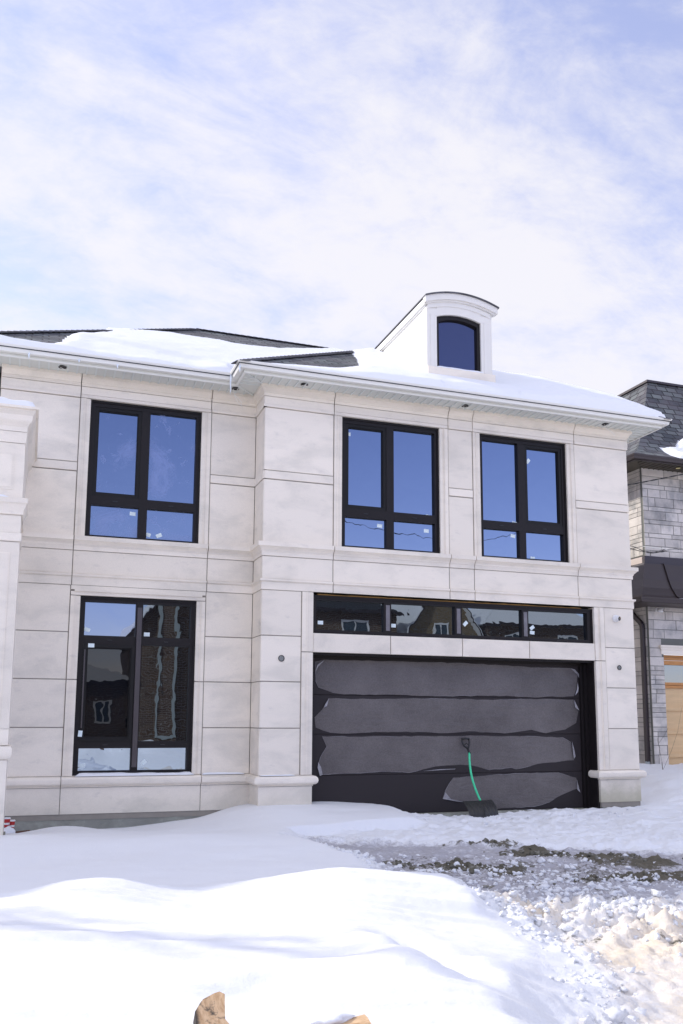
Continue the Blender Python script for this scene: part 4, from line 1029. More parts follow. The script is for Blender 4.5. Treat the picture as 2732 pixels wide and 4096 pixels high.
def wallbox(x, z, r_, lab):
    t = empty('electrical_box', lab, 'electrical box', (x, 0, z), 'round electrical boxes beside the garage door')
    m = MB(); m.lathe([(r_, .002), (r_, -.010), (r_-.006, -.012), (r_-.008, -.002), (0, -.002)], (x, 0, z), 'y', 24); put(m.build('ring', BLACK), t)
    m = MB(); m.lathe([(0, -.003), (r_-.010, -.003), (r_-.012, -.004), (0, -.0045)], (x, 0, z), 'y', 24); put(m.build('back_plate', METALBOX), t)
    m = MB()
    m.tube([(x-.018, -.006, z-.022), (x-.014, -.015, z+.015), (x, -.02, z+.022), (x+.008, -.015, z), (x+.004, -.008, z-.02)], .0035, 6)
    m.tube([(x+.018, -.006, z-.020), (x+.018, -.016, z+.010), (x+.004, -.018, z+.02)], .003, 6)
    put(m.build('wire', METALBOX), t)
wallbox(3.44, 2.46, .047, 'round metal electrical box on the pillar left of the garage door')
wallbox(9.275, 2.46, .040, 'small round electrical box on the pillar under the dome camera')

# ------------------------------------------------------------ shovel
sh = empty('snow_shovel', 'black snow shovel with bent green shaft leaning on the garage door', 'shovel', (6.56, -.18, .15))
GREEN = mat('green painted shaft', (.05, .60, .30), .4, var=.35, vscale=25)
SHOV = mat('scuffed black poly blade', (.022, .022, .022), .45, var=.6, vscale=14, bump=.4, bscale=60)
def px2(x, z): return x, z
top = Vector((6.57, .205, 1.09)); bot = Vector((6.555, -.12, .345))
pts = []
for i in range(13):
    t = i/12; p = top.lerp(bot, t); p.x += .0; p.x += -.045*math.sin(math.pi*t)+.055*t*t-.02*t; p.z += 0; pts.append(p)
# bend seen in the photograph: straight drop first, then kicks right
m = MB(); m.tube(pts, .0165, 12); put(m.build('shaft', GREEN, smooth=True), sh)
m = MB(); tt = top
m.tube([tt+Vector((.002, -.01, -.03)), tt+Vector((-.015, .02, .05))], [.020, .017], 10)
c0 = tt+Vector((-.015, .02, .05))
m.tube([c0, c0+Vector((-.055, .022, .045)), c0+Vector((-.075, .04, .10)), c0+Vector((-.070, .052, .148))], [.017, .016, .015, .015], 8)
m.tube([c0, c0+Vector((.030, .014, .045)), c0+Vector((.048, .032, .10)), c0+Vector((.040, .048, .148))], [.017, .016, .015, .015], 8)
m.tube([c0+Vector((-.082, .052, .150)), c0+Vector((-.015, .052, .156)), c0+Vector((.052, .050, .150))], .0155, 10)
m.tube([c0+Vector((-.055, .022, .045)), c0+Vector((-.012, .03, .085)), c0+Vector((.030, .014, .045))], .009, 8)
put(m.build('grip', BLACK, smooth=True), sh)
# blade: curved ribbed sheet, hollow side to the door
bl = MB(); nu, nv = 33, 10; th = .006
def bpt(u, v, off):
    x = 6.535+(u-.5)*.50
    s2 = math.sin(math.pi*(u-.5))
    rib = .010*(1 if (int(u*16) % 2 == 0) else 0)*(.3+.7*math.sin(math.pi*v))
    z = .10+.27*v-.035*(1-abs(s2)**1.2)*0
    if v < .3: z -= .02*math.cos(math.pi*(u-.5))*(1-v/.3)
    yb = -.36+.24*v-.085*math.sin(math.pi*v*.9)+.05*abs(u-.5)*2
    return (x+(.01*(1-v) if u < .5 else -.01*(1-v)), yb-rib-off, z+.01*u)
vs = [bpt(i/(nu-1), j/(nv-1), 0) for i in range(nu) for j in range(nv)]+[bpt(i/(nu-1), j/(nv-1), -th) for i in range(nu) for j in range(nv)]
fs = []; K = nu*nv
for i in range(nu-1):
    for j in range(nv-1):
        a = i*nv+j; fs += [(a, a+1, a+nv+1, a+nv), (K+a, K+a+nv, K+a+nv+1, K+a+1)]
for i in range(nu-1):
    for j in (0, nv-1):
        a = i*nv+j; fs.append((a, a+nv, K+a+nv, K+a))
for j in range(nv-1):
    for i in (0, nu-1):
        a = i*nv+j; fs.append((a, a+1, K+a+1, K+a))
bl.add(vs, fs); put(bl.build('blade', SHOV), sh)
m = MB(); e = pts[-1]
m.tube([e+Vector((-.004, .01, .02)), e+Vector((.006, -.03, -.05)), e+Vector((.010, -.085, -.10))], [.021, .024, .034], 10)
m.tube([e+Vector((.01, -.085, -.10)), e+Vector((-.10, -.115, -.165))], [.014, .005], 6); m.tube([e+Vector((.01, -.085, -.10)), e+Vector((.12, -.11, -.155))], [.014, .005], 6)
put(m.build('socket', SHOV), sh)

# ------------------------------------------------------------ litter by the portico
def cup(name, loc, tilt, rot, lab, lid=True, s=1.0):
    t = empty(name, lab, 'cup', loc, 'red takeaway cups in the corner')
    m = MB(); m.lathe([(.0, 0), (.028*s, 0), (.030*s, .004), (.041*s, .105*s), (.043*s, .108*s), (.0, .108*s)], (0, 0, 0), 'z', 20)
    mm = MB(); mm.lathe([(.0, .108*s), (.045*s, .108*s), (.046*s, .116*s), (.040*s, .124*s), (.034*s, .124*s), (.032*s, .119*s), (0, .119*s)], (0, 0, 0), 'z', 20)
    a = m.build('body', CUPRED); smooth_by_angle(a); a.parent = t
    b = mm.build('lid', CUPWHITE); smooth_by_angle(b); b.parent = t
    band = MB(); band.lathe([(.0345*s, .035*s), (.0372*s, .06*s), (.0368*s, .06*s), (.034*s, .035*s)], (0, 0, 0), 'z', 20); c2 = band.build('white_band', CUPWHITE); c2.parent = t
    t.rotation_euler = (R(tilt), 0, R(rot))
    return t
cup('paper_cup', (-.185, .20, .17), 0, 0, 'red takeaway cup nearest the pier')
cup('paper_cup', (-.125, .23, .135), 0, 40, 'red takeaway cup standing behind the snow clump by the wall')
cup('paper_cup', (-.14, -.02, .015), 112, -25, 'red takeaway cup lying on its side with its lid towards us')
def blob(name, loc, r_, squash, material, lab, cat, seed=1, sub=3, kind=None, parent=None, amp=.3):
    import bmesh
    bm = bmesh.new(); bmesh.ops.create_icosphere(bm, subdivisions=sub, radius=1)
    rn = random.Random(seed); off = Vector((rn.random()*20, rn.random()*20, rn.random()*20))
    from mathutils import noise as mn
    for v in bm.verts:
        d = 1+amp*mn.fractal(v.co*1.6+off, 1, 2, 4); v.co = Vector((v.co.x*squash[0], v.co.y*squash[1], v.co.z*squash[2]))*d*r_
    me = bpy.data.meshes.new(name); bm.to_mesh(me); bm.free(); me.materials.append(material)
    me.polygons.foreach_set('use_smooth', [True]*len(me.polygons))
    o = bpy.data.objects.new(name, me); sc.collection.objects.link(o); o.location = loc
    return tag(o, lab, cat, kind=kind)
blob('snow_clump', (-.15, .13, .10), .075, (1, .9, 1.25), SNOW, 'small white clump of snow in front of the red cups', 'snow clump', 3)
m = MB(); m.box(-.11, .11, -.05, .05, -.03, .03, bev=.006)
o = m.build('brick', mat('burnt brown brick', (.10, .045, .03), .9, var=.6, vscale=18, bump=.6, bscale=50)); o.location = (-.0, .28, .075); o.rotation_euler = (0, R(-4), R(8))
tag(o, 'dark reddish brick lying against the foundation behind the cups', 'brick')
m = MB(); m.tube([(.05, .05, .10), (.25, .06, .135), (.44, .05, .155)], .008, 6); tag(m.build('wooden_stick', mat('weathered wood', (.42, .28, .14), .8, var=.3, vscale=20)), 'thin brown stick poking out of the snow by the foundation', 'stick')
# ------------------------------------------------------------ planks in the foreground
def wood_mat(name, rot):
    m = bpy.data.materials.new(name); m.use_nodes = True; t = m.node_tree; p = t.nodes['Principled BSDF']
    v = t.nodes.new('ShaderNodeTexCoord').outputs['Object']
    mpn = t.nodes.new('ShaderNodeMapping'); mpn.inputs['Scale'].default_value = (4, 1, 4) if rot else (1, 4, 4); t.links.new(v, mpn.inputs[0])
    g1 = noise(t, mpn.outputs[0], 9, 6, .7, .8); g2 = noise(t, v, 9, 6, .7, .4)
    c = mixc(t, ramp(t, g1, .35, .68), (.66, .46, .28), (.40, .24, .12))
    c = mixc(t, ramp(t, g2, .50, .60), c, (.09, .07, .05))
    sp_w = t.nodes.new('ShaderNodeSeparateXYZ'); t.links.new(v, sp_w.inputs[0])
    if rot: c = mixc(t, ramp(t, mth(t, 'ADD', sp_w.outputs[0], mth(t, 'MULTIPLY', g2, .04)), -.015, -.035), c, (.05, .04, .03))
    t.links.new(c, p.inputs['Base Color']); p.inputs['Roughness'].default_value = .8
    b = t.nodes.new('ShaderNodeBump'); b.inputs['Strength'].default_value = .5; b.inputs['Distance'].default_value = .004; t.links.new(g1, b.inputs['Height']); t.links.new(b.outputs[0], p.inputs['Normal'])
    return m
def plank(outline, th, loc, rot, lab, mt):
    m = MB(); n = len(outline)
    vs = [(x, y, 0) for x, y in outline]+[(x, y, -th) for x, y in outline]
    m.add(vs, [tuple(range(n)), tuple(range(2*n-1, n-1, -1))]+[(i, (i+1) % n, n+(i+1) % n, n+i) for i in range(n)])
    for k in range(1, 3):
        pass
    o = m.build('broken_plank', mt); o.location = loc; o.rotation_euler = rot
    return tag(o, lab, 'plank', 'broken planks in the foreground snow')
plank([(-.058, -.25), (.095, -.25), (.086, .04), (.058, .10), (.072, .262), (.052, .278), (.030, .265), (-.018, .222), (-.030, .20), (-.055, .14)], .045, (.705, -9.085, gh(.705, -8.9)+.085), (R(17), R(6), R(-4)), 'splintered plank standing out of the snow, dark edge to the left', wood_mat('splintered pine', True))
plank([(-.10, -.30), (.075, -.30), (.100, .02), (.097, .055), (.06, .05), (-.02, .035), (-.09, .02), (-.10, -.02)], .035, (1.245, -9.03, gh(1.25, -9.05)+.06), (R(3), R(-7), R(-4)), 'plank end with a crust of snow, cut off by the bottom of the photo', wood_mat('pine board', False))
blob('snow_clump', (1.20, -8.985, gh(1.2, -9.0)+.07), .06, (1.5, .6, .35), SNOW, 'crust of snow on the plank at the bottom of the photo', 'snow clump', 12)

# ------------------------------------------------------------ broken snow chunks and dirt clods
def chunks(name, mt, n, spots, smin, smax, lab, seed, sink=.35):
    import bmesh
    rn = random.Random(seed); bm0 = bmesh.new(); bmesh.ops.create_icosphere(bm0, subdivisions=2, radius=1)
    base = [v.co.copy() for v in bm0.verts]; faces = [tuple(v.index for v in f.verts) for f in bm0.faces]; bm0.free()
    from mathutils import noise as mn
    xy = []; tries = 0
    while len(xy) < n and tries < n*20:
        tries += 1
        s_ = rn.choices(spots, [q[4] for q in spots])[0]
        a = rn.gauss(0, 1)*s_[2]; b = rn.gauss(0, 1)*s_[3]; r_ = R(s_[5])
        x = s_[0]+a*math.cos(r_)-b*math.sin(r_); y = s_[1]+a*math.sin(r_)+b*math.cos(r_)
        if y > -.6 or x < float(drive_edge(np.array([y]))[0])-.05: continue
        xy.append((x, y))
    A = np.array(xy); h = ground(A[:, 0].reshape(-1, 1), A[:, 1].reshape(-1, 1))[0][:, 0]
    vs = []; fs = []
    for (x, y), z in zip(xy, h):
        r_ = smin+(smax-smin)*rn.random()**2.6; off = Vector((rn.random()*50, rn.random()*50, rn.random()*50)); k = len(vs)
        sx, sy, sz = r_*rn.uniform(.7, 1.4), r_*rn.uniform(.7, 1.3), r_*rn.uniform(.55, 1.0); rot = Matrix.Rotation(rn.random()*6.28, 3, 'Z') @ Matrix.Rotation(rn.uniform(-.5, .5), 3, 'X')
        for c in base:
            d = 1+.75*mn.fractal(c*1.7+off, .8, 2.2, 4)
            p = rot @ Vector((c.x*sx*d, c.y*sy*d, c.z*sz*d)); vs.append((x+p.x, y+p.y, z+p.z+sz*(.25-sink)))
        fs += [tuple(i+k for i in f) for f in faces]
    o = mesh_np(name, np.array(vs), np.array(fs), mt)
    return tag(o, lab, 'snow chunks' if 'snow' in name else 'clods', kind='stuff')
chunks('snow_chunks', DRIVE, 3200, [(4.0, -6.4, .8, .22, 5, -6), (5.2, -6.55, .6, .25, 3, 0), (4.5, -5.6, .4, .15, 1.2, -25), (4.3, -4.3, .4, .2, .8, -20), (3.35, -3.5, .10, .5, .8, 0), (3.4, -6.9, .15, .5, 1.0, 10), (4.6, -7.2, .7, .3, .5, -25), (3.0, -8.2, .12, .5, .8, -25), (5.6, -3.8, .5, .2, .5, -20), (7.5, -.9, 1.6, .15, .7, 0), (5.5, -5.3, .6, .25, 1.6, -10), (4.6, -4.6, .9, .5, 3.0, -20), (3.9, -5.2, .4, .4, 1.2, 0)],
       .005, .034, 'lumps of broken white snow ploughed into ridges on the driveway', 5)
CLOD = mat('muddy slush', (.10, .092, .065), .9, var=.6, vscale=16, col2=(.30, .29, .26), c2scale=9)
chunks('mud_clods', CLOD, 620, [(4.25, -4.05, .26, .10, 3, -22), (4.62, -4.3, .14, .08, 1, 0), (3.75, -3.75, .10, .06, .8, 0), (5.6, -3.6, .28, .09, 3, -25), (6.1, -4.0, .26, .10, 2, -30), (5.85, -5.15, .3, .07, 1.5, -18), (5.15, -5.0, .2, .06, 1, -20), (5.2, -2.75, .22, .04, .6, -12), (4.4, -5.2, .3, .1, .5, -20)],
       .005, .036, 'dark muddy clods frozen into the driveway slush', 9)

# ------------------------------------------------------------ neighbour's house on the right
NH = empty('neighbour_house', 'grey ashlar stone house with dark mansard roof right of the pale house', 'house')
XW, YW = 12.66, 3.5; NX1 = 19.5
ASH = mat('split face limestone', (.58, .54, .50), .9, var=.22, vscale=7, island=.18, bump=.6, bscale=22, col2=(.34, .33, .32), c2scale=2.2)
NM = mat('dark mortar', (.16, .165, .15), .95)
BROWN = mat('dark brown metal', (.040, .030, .032), .42, metal=.2)
nb = MB(); rn = random.Random(4)
def ashlar(z0, z1, x0, x1, front=True, holes=()):
    z = z0
    while z < z1-.03:
        h_ = rn.choice([.10, .19, .20, .10, .21]); h_ = min(h_, z1-z)
        if z1-z-h_ < .06: h_ = z1-z
        p = x0
        first = True
        while p < x1-.02:
            L = rn.uniform(.18, .75) if h_ > .13 else rn.uniform(.3, 1.0)
            if first: L = rn.choice([.12, .45, .14, .6]); first = False
            q_ = min(p+L, x1)
            if x1-q_ < .1: q_ = x1
            ok = True; segs = [(p, q_)]
            for (a, b, c, d) in holes:
                if z+h_ > c+.01 and z < d-.01:
                    ns = []
                    for (s0, s1) in segs:
                        if s1 <= a or s0 >= b: ns.append((s0, s1))
                        else:
                            if s0 < a: ns.append((s0, a))
                            if s1 > b: ns.append((b, s1))
                    segs = ns
            pr = rn.uniform(.003, .010)
            for s0, s1 in segs:
                if s1-s0 < .02: continue
                if front: nb.box(s0+.006, s1-.006, YW-pr, YW+.05, z+.006, z+h_-.006, 0, bev=.003)
                else: nb.box(XW-pr, XW+.05, s0+.006, s1-.006, z+.006, z+h_-.006, 0)
            p = q_
        z += h_
GX0, GX1, GZ1 = 13.03, 17.5, 3.02
ashlar(.46, 4.06, XW, NX1, True, [(GX0, GX1, 0, GZ1), (12.98, 17.55, GZ1-.02, 3.215)])
ashlar(5.1, 7.2, XW, NX1, True)
ashlar(.46, 4.1, YW+.06, 9, False); ashlar(5.2, 7.2, YW+.06, 9, False)
nb.box(XW+.004, GX0-.002, YW+.004, YW+.35, .2, 7.25, 1); nb.box(GX0-.002, GX1, YW+.004, YW+.35, GZ1+.03, 7.25, 1); nb.box(GX1, NX1, YW+.004, YW+.35, .2, 7.25, 1)
nb.box(XW+.004, XW+.3, YW+.35, 9, .2, 7.25, 1)
nb.build('wall', [ASH, NM], NH)
m = MB(); m.box(XW-.03, GX0-.01, YW-.03, YW+.1, -.3, .455); m.box(XW-.03, XW+.2, YW+.1, 9, -.3, .455); m.build('foundation', CONC, NH)
# stone lintel
m = MB(); m.sweep([(0, 3.02), (.03, 3.02), (.03, 3.10), (.045, 3.12), (.06, 3.16), (.075, 3.17), (.075, 3.215), (-.05, 3.22), (-.05, 3.02)], [(12.98, YW+.05), (12.98, YW), (17.55, YW)]); m.build('lintel', STONE, NH)
# garage door of varnished and raw timber
ORW = mat('varnished cedar', (.52, .23, .06), .5, var=.35, vscale=6, stretch=(1, 1, 6)); PLY = mat('raw plywood panel', (.66, .46, .25), .7, var=.2, vscale=4, stretch=(.5, 1, 4))
yd = YW+.16
m = MB()
for a, b, mi in ((.44, .84, 1), (.84, 1.33, 1), (1.33, 1.84, 1), (1.84, 2.34, 1)): m.box(GX0, GX1, yd, yd+.04, a+.004, b-.004, 1)
for z in (.80, 1.30, 1.80): m.box(GX0, GX1, yd-.030, yd, z, z+.085, 1); 
for z in (2.29, 2.36): m.box(GX0, GX1, yd-.035, yd, z, z+.055, 0)
for z, t_ in ((2.80, .09), (2.90, .06), (2.965, .05)): m.box(GX0, GX1, yd-.05+(z-2.8)*.1, yd+.03, z, z+t_, 0)
m.box(GX0, GX1, yd+.0, yd+.04, 2.34, 2.41, 0)
gd = m.build('garage_door', [ORW, PLY], NH); gd['label'] = 'raw timber garage door with a dark glazed strip'
m = MB(); m.box(GX0, GX1, yd+.01, yd+.03, 2.41, 2.80); m.build('pane', GLASS_LOW, gd)
# skirt roof of standing seam metal
path = [(XW, 9), (XW, YW), (NX1, YW)]
path = [(XW, 9.0), (XW, YW), (NX1, YW)]
m = MB()
pr_ = [(.0, 5.17), (.075, 5.165), (.09, 4.99), (.20, 4.97), (.26, 4.80), (.33, 4.60), (.42, 4.40), (.55, 4.22), (.62, 4.16), (.0, 4.16)]
m.sweep(pr_[1:3]+pr_[3:]+[(0.0, 5.165)], [(XW, 9.0), (XW, YW), (NX1, YW)])
def seam(xa, front=True):
    vs = []; prf = [(.10, 4.985), (.205, 4.968), (.265, 4.80), (.335, 4.60), (.425, 4.40), (.555, 4.22), (.62, 4.165)]
    for o_, z in prf:
        for s2 in (-.012, .012):
            for l_ in (0, .028):
                vs.append((xa+s2, YW-o_-l_*.8, z+l_*.5) if front else (XW-o_-l_*.8, xa+s2, z+l_*.5))
    n_ = len(prf); fs = []
    for i in range(n_-1):
        a = i*4; b = a+4
        fs += [(a, a+1, b+1, b), (a+1, a+3, b+3, b+1), (a+3, a+2, b+2, b+3)]
    m.add(vs, fs)
for xa in (13.0-.02, 13.62, 14.24, 14.86, 15.5): seam(xa)
for ya in (3.75, 4.35, 4.95): seam(ya, False)
# crossing: the side is swept to the right of travel, i.e. outwards
sk = m.build('skirt_roof', BROWN, NH)
m = MB(); m.sweep([(.01, 4.985), (.012, 5.165), (.03, 5.165), (.03, 4.985)], [(XW, 9.0), (XW, YW+.04)]); m.sweep([(.076, 4.99), (.088, 4.99), (.088, 5.15), (.076, 5.15)], [(XW, 9.0), (XW, YW-.0)]); m.build('flashing', mat('pinkish stone trim', (.55, .47, .43), .7), NH)
gprof = lambda o_, z: [(o_-.10, z-.10), (o_-.02, z-.10), (o_-.012, z-.06), (o_+.0, z-.03), (o_+.004, z), (o_-.10, z)]
m = MB(); m.sweep(gprof(.66, 4.16), [(XW, 9.0), (XW, YW), (NX1, YW)]); m.sweep([(.02, 4.05), (.60, 4.05), (.60, 4.10), (.02, 4.10)], [(XW, 9.0), (XW, YW), (NX1, YW)])
m.sweep(gprof(.80, 7.215), [(XW, 9.0), (XW, YW), (NX1, YW)]); m.sweep([(.66, 7.10), (.71, 7.10), (.71, 7.22), (.66, 7.22)], [(XW, 9.0), (XW, YW), (NX1, YW)])
m.build('gutter', BROWN, NH)
m = MB(); m.sweep([(.02, 7.17), (.70, 7.17), (.70, 7.20), (.02, 7.20)], [(XW, 9.0), (XW, YW), (NX1, YW)])
x = XW-.6
while x < NX1:
    yo = YW-.66; yi = YW-.02 if x > XW else YW-(XW-x)
    m.box(x-.01, x+.01, yo, yi, 7.158, 7.169); x += .13
m.build('soffit', mat('brown vented soffit', (.065, .055, .04), .6), NH)
m = MB(); m.lathe([(0, 0), (.05, 0), (.05, -.006), (0, -.006)], (13.40, YW-.32, 7.157), 'z', 18); m.build('light_opening', mat('brass lamp trim', (.75, .65, .30), .4), NH)
# mansard roof with a flared foot
k2 = []
prf = [(.78, 7.22), (.50, 7.36), (.30, 7.50), (.12, 7.68), (-.02, 7.85), (-.55, 8.45), (-1.46, 9.92)]
ln = [0]
for i in range(1, len(prf)): ln.append(ln[-1]+math.hypot(prf[i][0]-prf[i-1][0], prf[i][1]-prf[i-1][1]))
m = MB()
for i in range(len(prf)-1):
    (o0, z0), (o1, z1) = prf[i], prf[i+1]
    m.add([(XW-o0, YW-o0, z0), (NX1, YW-o0, z0), (NX1, YW-o1, z1), (XW-o1, YW-o1, z1)], [(0, 1, 2, 3)]); m.uv[len(m.f)-1] = [(XW-o0, ln[i]), (NX1, ln[i]), (NX1, ln[i+1]), (XW-o1, ln[i+1])]
    m.add([(XW-o0, 10, z0), (XW-o0, YW-o0, z0), (XW-o1, YW-o1, z1), (XW-o1, 10, z1)], [(0, 1, 2, 3)]); m.uv[len(m.f)-1] = [(-10, ln[i]), (-(YW-o0), ln[i]), (-(YW-o1), ln[i+1]), (-10, ln[i+1])]
o0, z0 = prf[-1]; m.add([(XW-o0, YW-o0, z0), (NX1, YW-o0, z0), (NX1, 10, z0), (XW-o0, 10, z0)], [(0, 1, 2, 3)]); m.uv[len(m.f)-1] = [(0, 0), (1, 0), (1, 1), (0, 1)]
me = bpy.data.meshes.new('roof'); me.from_pydata(m.v, [], m.f); me.materials.append(SHINGLE); uvl = me.uv_layers.new(name='UVMap')
for pi, poly in enumerate(me.polygons):
    for li, uvc in zip(poly.loop_indices, m.uv[pi]): uvl.data[li].uv = (uvc[0]*.8, uvc[1]*.8)
nro = bpy.data.objects.new('roof', me); sc.collection.objects.link(nro); nro.parent = NH
m = MB(); m.sweep([(1.42, 9.90), (1.42, 9.95), (1.6, 9.95), (1.6, 9.90)], [(NX1, YW), (XW, YW), (XW, 10)]) if False else m.sweep([(-1.40, 9.90), (-1.40, 9.955), (-1.6, 9.955), (-1.6, 9.90)], [(XW, 10), (XW, YW), (NX1, YW)]); m.build('ridge_cap', BROWN, nro)
# downspout on the side wall
m = MB()
def dsp(pts, w_=.045):
    for a, b in zip(pts[:-1], pts[1:]):
        a = Vector(a); b = Vector(b); d = (b-a).normalized(); s1 = Vector((1, 0, 0)); s2 = d.cross(s1).normalized()
        vs = []
        for p in (a, b):
            for u, v in ((-1, -1), (1, -1), (1, 1), (-1, 1)): vs.append(p+s1*u*.035+s2*v*w_)
        m.add(vs, [(0, 1, 2, 3), (4, 5, 6, 7), (0, 1, 5, 4), (1, 2, 6, 5), (2, 3, 7, 6), (3, 0, 4, 7)])
dsp([(XW-.06, 4.10, 4.10), (XW-.06, 3.98, 3.96), (XW-.06, 3.645, 3.68), (XW-.06, 3.63, 3.60), (XW-.06, 3.645, .71)]); m.build('downspout', BROWN, NH)
m = MB(); m.lathe([(.05, .72), (.045, .42)], (XW-.06, 3.645, 0), 'z', 10); m.build('drain_pipe', mat('grey pipe', (.40, .44, .46), .5), NH)
nc = empty('security_camera', 'small white bullet camera under the neighbour\'s metal skirt roof', 'security camera', (12.93, YW, 3.98))
m = MB(); m.lathe([(0, 0), (.05, 0), (.05, -.03), (0, -.03)], (12.90, YW-.008, 3.985), 'y', 16); put(m.build('base', CUPWHITE), nc)
q = Vector((.55, -.8, -.1)).normalized().to_track_quat('Z', 'Y').to_matrix()
put(oriented_lathe([(0, -.02), (.045, -.01), (.048, .06), (.042, .09), (0, .09)], Vector((12.91, YW-.06, 3.975)), q).build('body', CUPWHITE, smooth=True), nc)
put(oriented_lathe([(0, .091), (.022, .091), (.022, .093), (0, .094)], Vector((12.91, YW-.06, 3.975)), q, 14).build('lens', BLACK), nc)
# neighbour's snow
def nsnow():
    xs = np.arange(13.05, 19.4, .05); ys = np.arange(YW-.79, YW+.4, .04); X, Y = np.meshgrid(xs, ys, indexing='ij')
    o_ = YW-Y; zp = np.interp(-o_, [-p[0] for p in prf], [p[1] for p in prf])
    lim = YW-.20+.32*sst(X, 13.4, 14.0)+.25*fbm(X*1.6, X*0, 4, 3)
    t = .10*sst(lim-Y, 0, .12)**.5*sst(X, 13.02, 13.3)*(1+fbm(X*3, Y*3, 3, 4))*sst(Y-(YW-.79), 0, .05)**.5
    V = np.stack([X, Y, zp+t*1.3+.001], -1).reshape(-1, 3); nx, ny = X.shape; idx = np.arange(nx*ny).reshape(nx, ny)
    q = np.stack([idx[:-1, :-1], idx[1:, :-1], idx[1:, 1:], idx[:-1, 1:]], -1).reshape(-1, 4)
    tm = np.maximum.reduce([t[:-1, :-1], t[1:, :-1], t[1:, 1:], t[:-1, 1:]]).reshape(-1) > .003
    tag(mesh_np('roof_snow', V, q[tm], SNOW), 'bank of snow along the gutter of the neighbouring mansard roof', 'snow', kind='stuff')
nsnow()
snow_strip('ledge_snow', 'thin line of snow in the gutter of the metal skirt roof', 12.95, 19, YW-.66, YW-.58, 4.162, .02, 9)
# overhead wires between the houses
CABLE = mat('black cable', (.012, .012, .012), .5)
def wire(name, lists, rad, lab, mt=CABLE, group=None):
    m = MB()
    for pts in lists: m.tube(pts, rad, 6)
    return tag(m.build(name, mt, smooth=True), lab, 'cable', group)
c1 = [(10.3, 2.0, 6.12), (11.135, 2.0, 6.266), (11.43, 2.0, 6.34), (11.745, 2.0, 6.423), (12.128, 2.0, 6.52), (12.51, 2.0, 6.624), (14.0, 2.0, 7.08)]
def twist(c, r_, turns, ph):
    out = []; c = [Vector(p) for p in c]; seg = []
    for a, b in zip(c[:-1], c[1:]):
        n_ = max(2, int((b-a).length/.04))
        for i in range(n_): seg.append(a.lerp(b, i/n_))
    seg.append(c[-1])
    for i, p in enumerate(seg):
        t = i*.04*turns+ph; out.append(p+Vector((0, math.cos(t)*r_, math.sin(t)*r_)))
    return out
wire('service_cable', [twist(c1, .008, 14, 0), twist(c1, .008, 14, 3.1)], .008, 'thick twisted black service cable crossing high beside the stone corner', group='cables between the houses')
c2 = [(10.3, 2, 5.05), (11.133, 2, 5.019), (11.258, 2, 4.996), (11.408, 2, 4.947), (11.635, 2, 4.908), (11.804, 2, 4.93), (11.976, 2, 5.0), (12.1, 2.6, 5.06)]
c3 = [(10.3, 2, 4.97), (11.13, 2, 4.971), (11.407, 2, 4.936), (11.675, 2, 4.921), (11.882, 2, 4.937), (12.094, 2, 5.015), (12.213, 2, 5.034), (12.411, 2, 5.025), (13.5, 2, 5.03)]
wire('telephone_cable', [twist(c2, .012, 6, 1), twist(c2, .012, 7, 3)], .0045, 'thin loose black cable sagging in front of the sunlit stone', group='cables between the houses')
wire('telephone_cable', [twist(c3, .012, 5, 0), twist(c3, .010, 9, 2)], .0045, 'thin black cable drooping above the metal skirt roof', group='cables between the houses')
wire('white_cable', [[(12.05, 2.8, 5.222), (12.6, 2.8, 5.205), (13.1, 2.8, 5.215), (14.4, 2.8, 5.27)]], .007, 'thin white cable stretched above the metal skirt roof', mat('white cable', (.8, .8, .75), .5), 'cables between the houses')
# sapling before the neighbour's pier
sp_ = empty('sapling', 'bare thin sapling in the snow before the neighbour\'s garage pier', 'sapling', (11.9, 2.3, .42))
TW = mat('twig bark', (.10, .075, .06), .8)
m = MB(); m.tube([(11.90, 2.3, .30), (11.905, 2.3, .55), (11.89, 2.3, .78)], [.010, .008, .006], 6); put(m.build('stem', TW), sp_)
m = MB()
for pts in ([(11.905, 2.3, .62), (12.15, 2.32, 1.0), (12.35, 2.35, 1.38), (12.5, 2.38, 1.85)], [(11.89, 2.3, .78), (11.84, 2.3, 1.05), (11.80, 2.3, 1.25)], [(11.84, 2.3, 1.15), (11.98, 2.3, 1.3), (12.08, 2.3, 1.45)]):
    m.tube(pts, [.003, .0025, .002, .0015][:len(pts)], 5)
put(m.build('branch', TW), sp_)

# ------------------------------------------------------------ the far side of the street, seen mirrored in the panes
def brick_mat(name, c1, c2):
    m = bpy.data.materials.new(name); m.use_nodes = True; t = m.node_tree; p = t.nodes['Principled BSDF']; p.inputs['Roughness'].default_value = .9
    v = t.nodes.new('ShaderNodeTexCoord').outputs['Object']; s = t.nodes.new('ShaderNodeSeparateXYZ'); t.links.new(v, s.inputs[0])
    cb_ = t.nodes.new('ShaderNodeCombineXYZ'); t.links.new(mth(t, 'ADD', s.outputs[0], s.outputs[1]), cb_.inputs[0]); t.links.new(s.outputs[2], cb_.inputs[1])
    b = t.nodes.new('ShaderNodeTexBrick'); t.links.new(cb_.outputs[0], b.inputs['Vector']); b.inputs['Scale'].default_value = 1
    b.inputs['Brick Width'].default_value = .30; b.inputs['Row Height'].default_value = .10; b.inputs['Mortar Size'].default_value = .012
    b.inputs['Color1'].default_value = (*c1, 1); b.inputs['Color2'].default_value = (*c2, 1); b.inputs['Mortar'].default_value = (.20, .18, .16, 1)
    t.links.new(b.outputs['Color'], p.inputs['Base Color']); return m
BR1 = brick_mat('brown brick', (.085, .05, .035), (.13, .08, .05)); BR2 = brick_mat('buff brick', (.17, .12, .06), (.22, .16, .09))
DRK = mat('dark roof', (.03, .03, .035), .9)
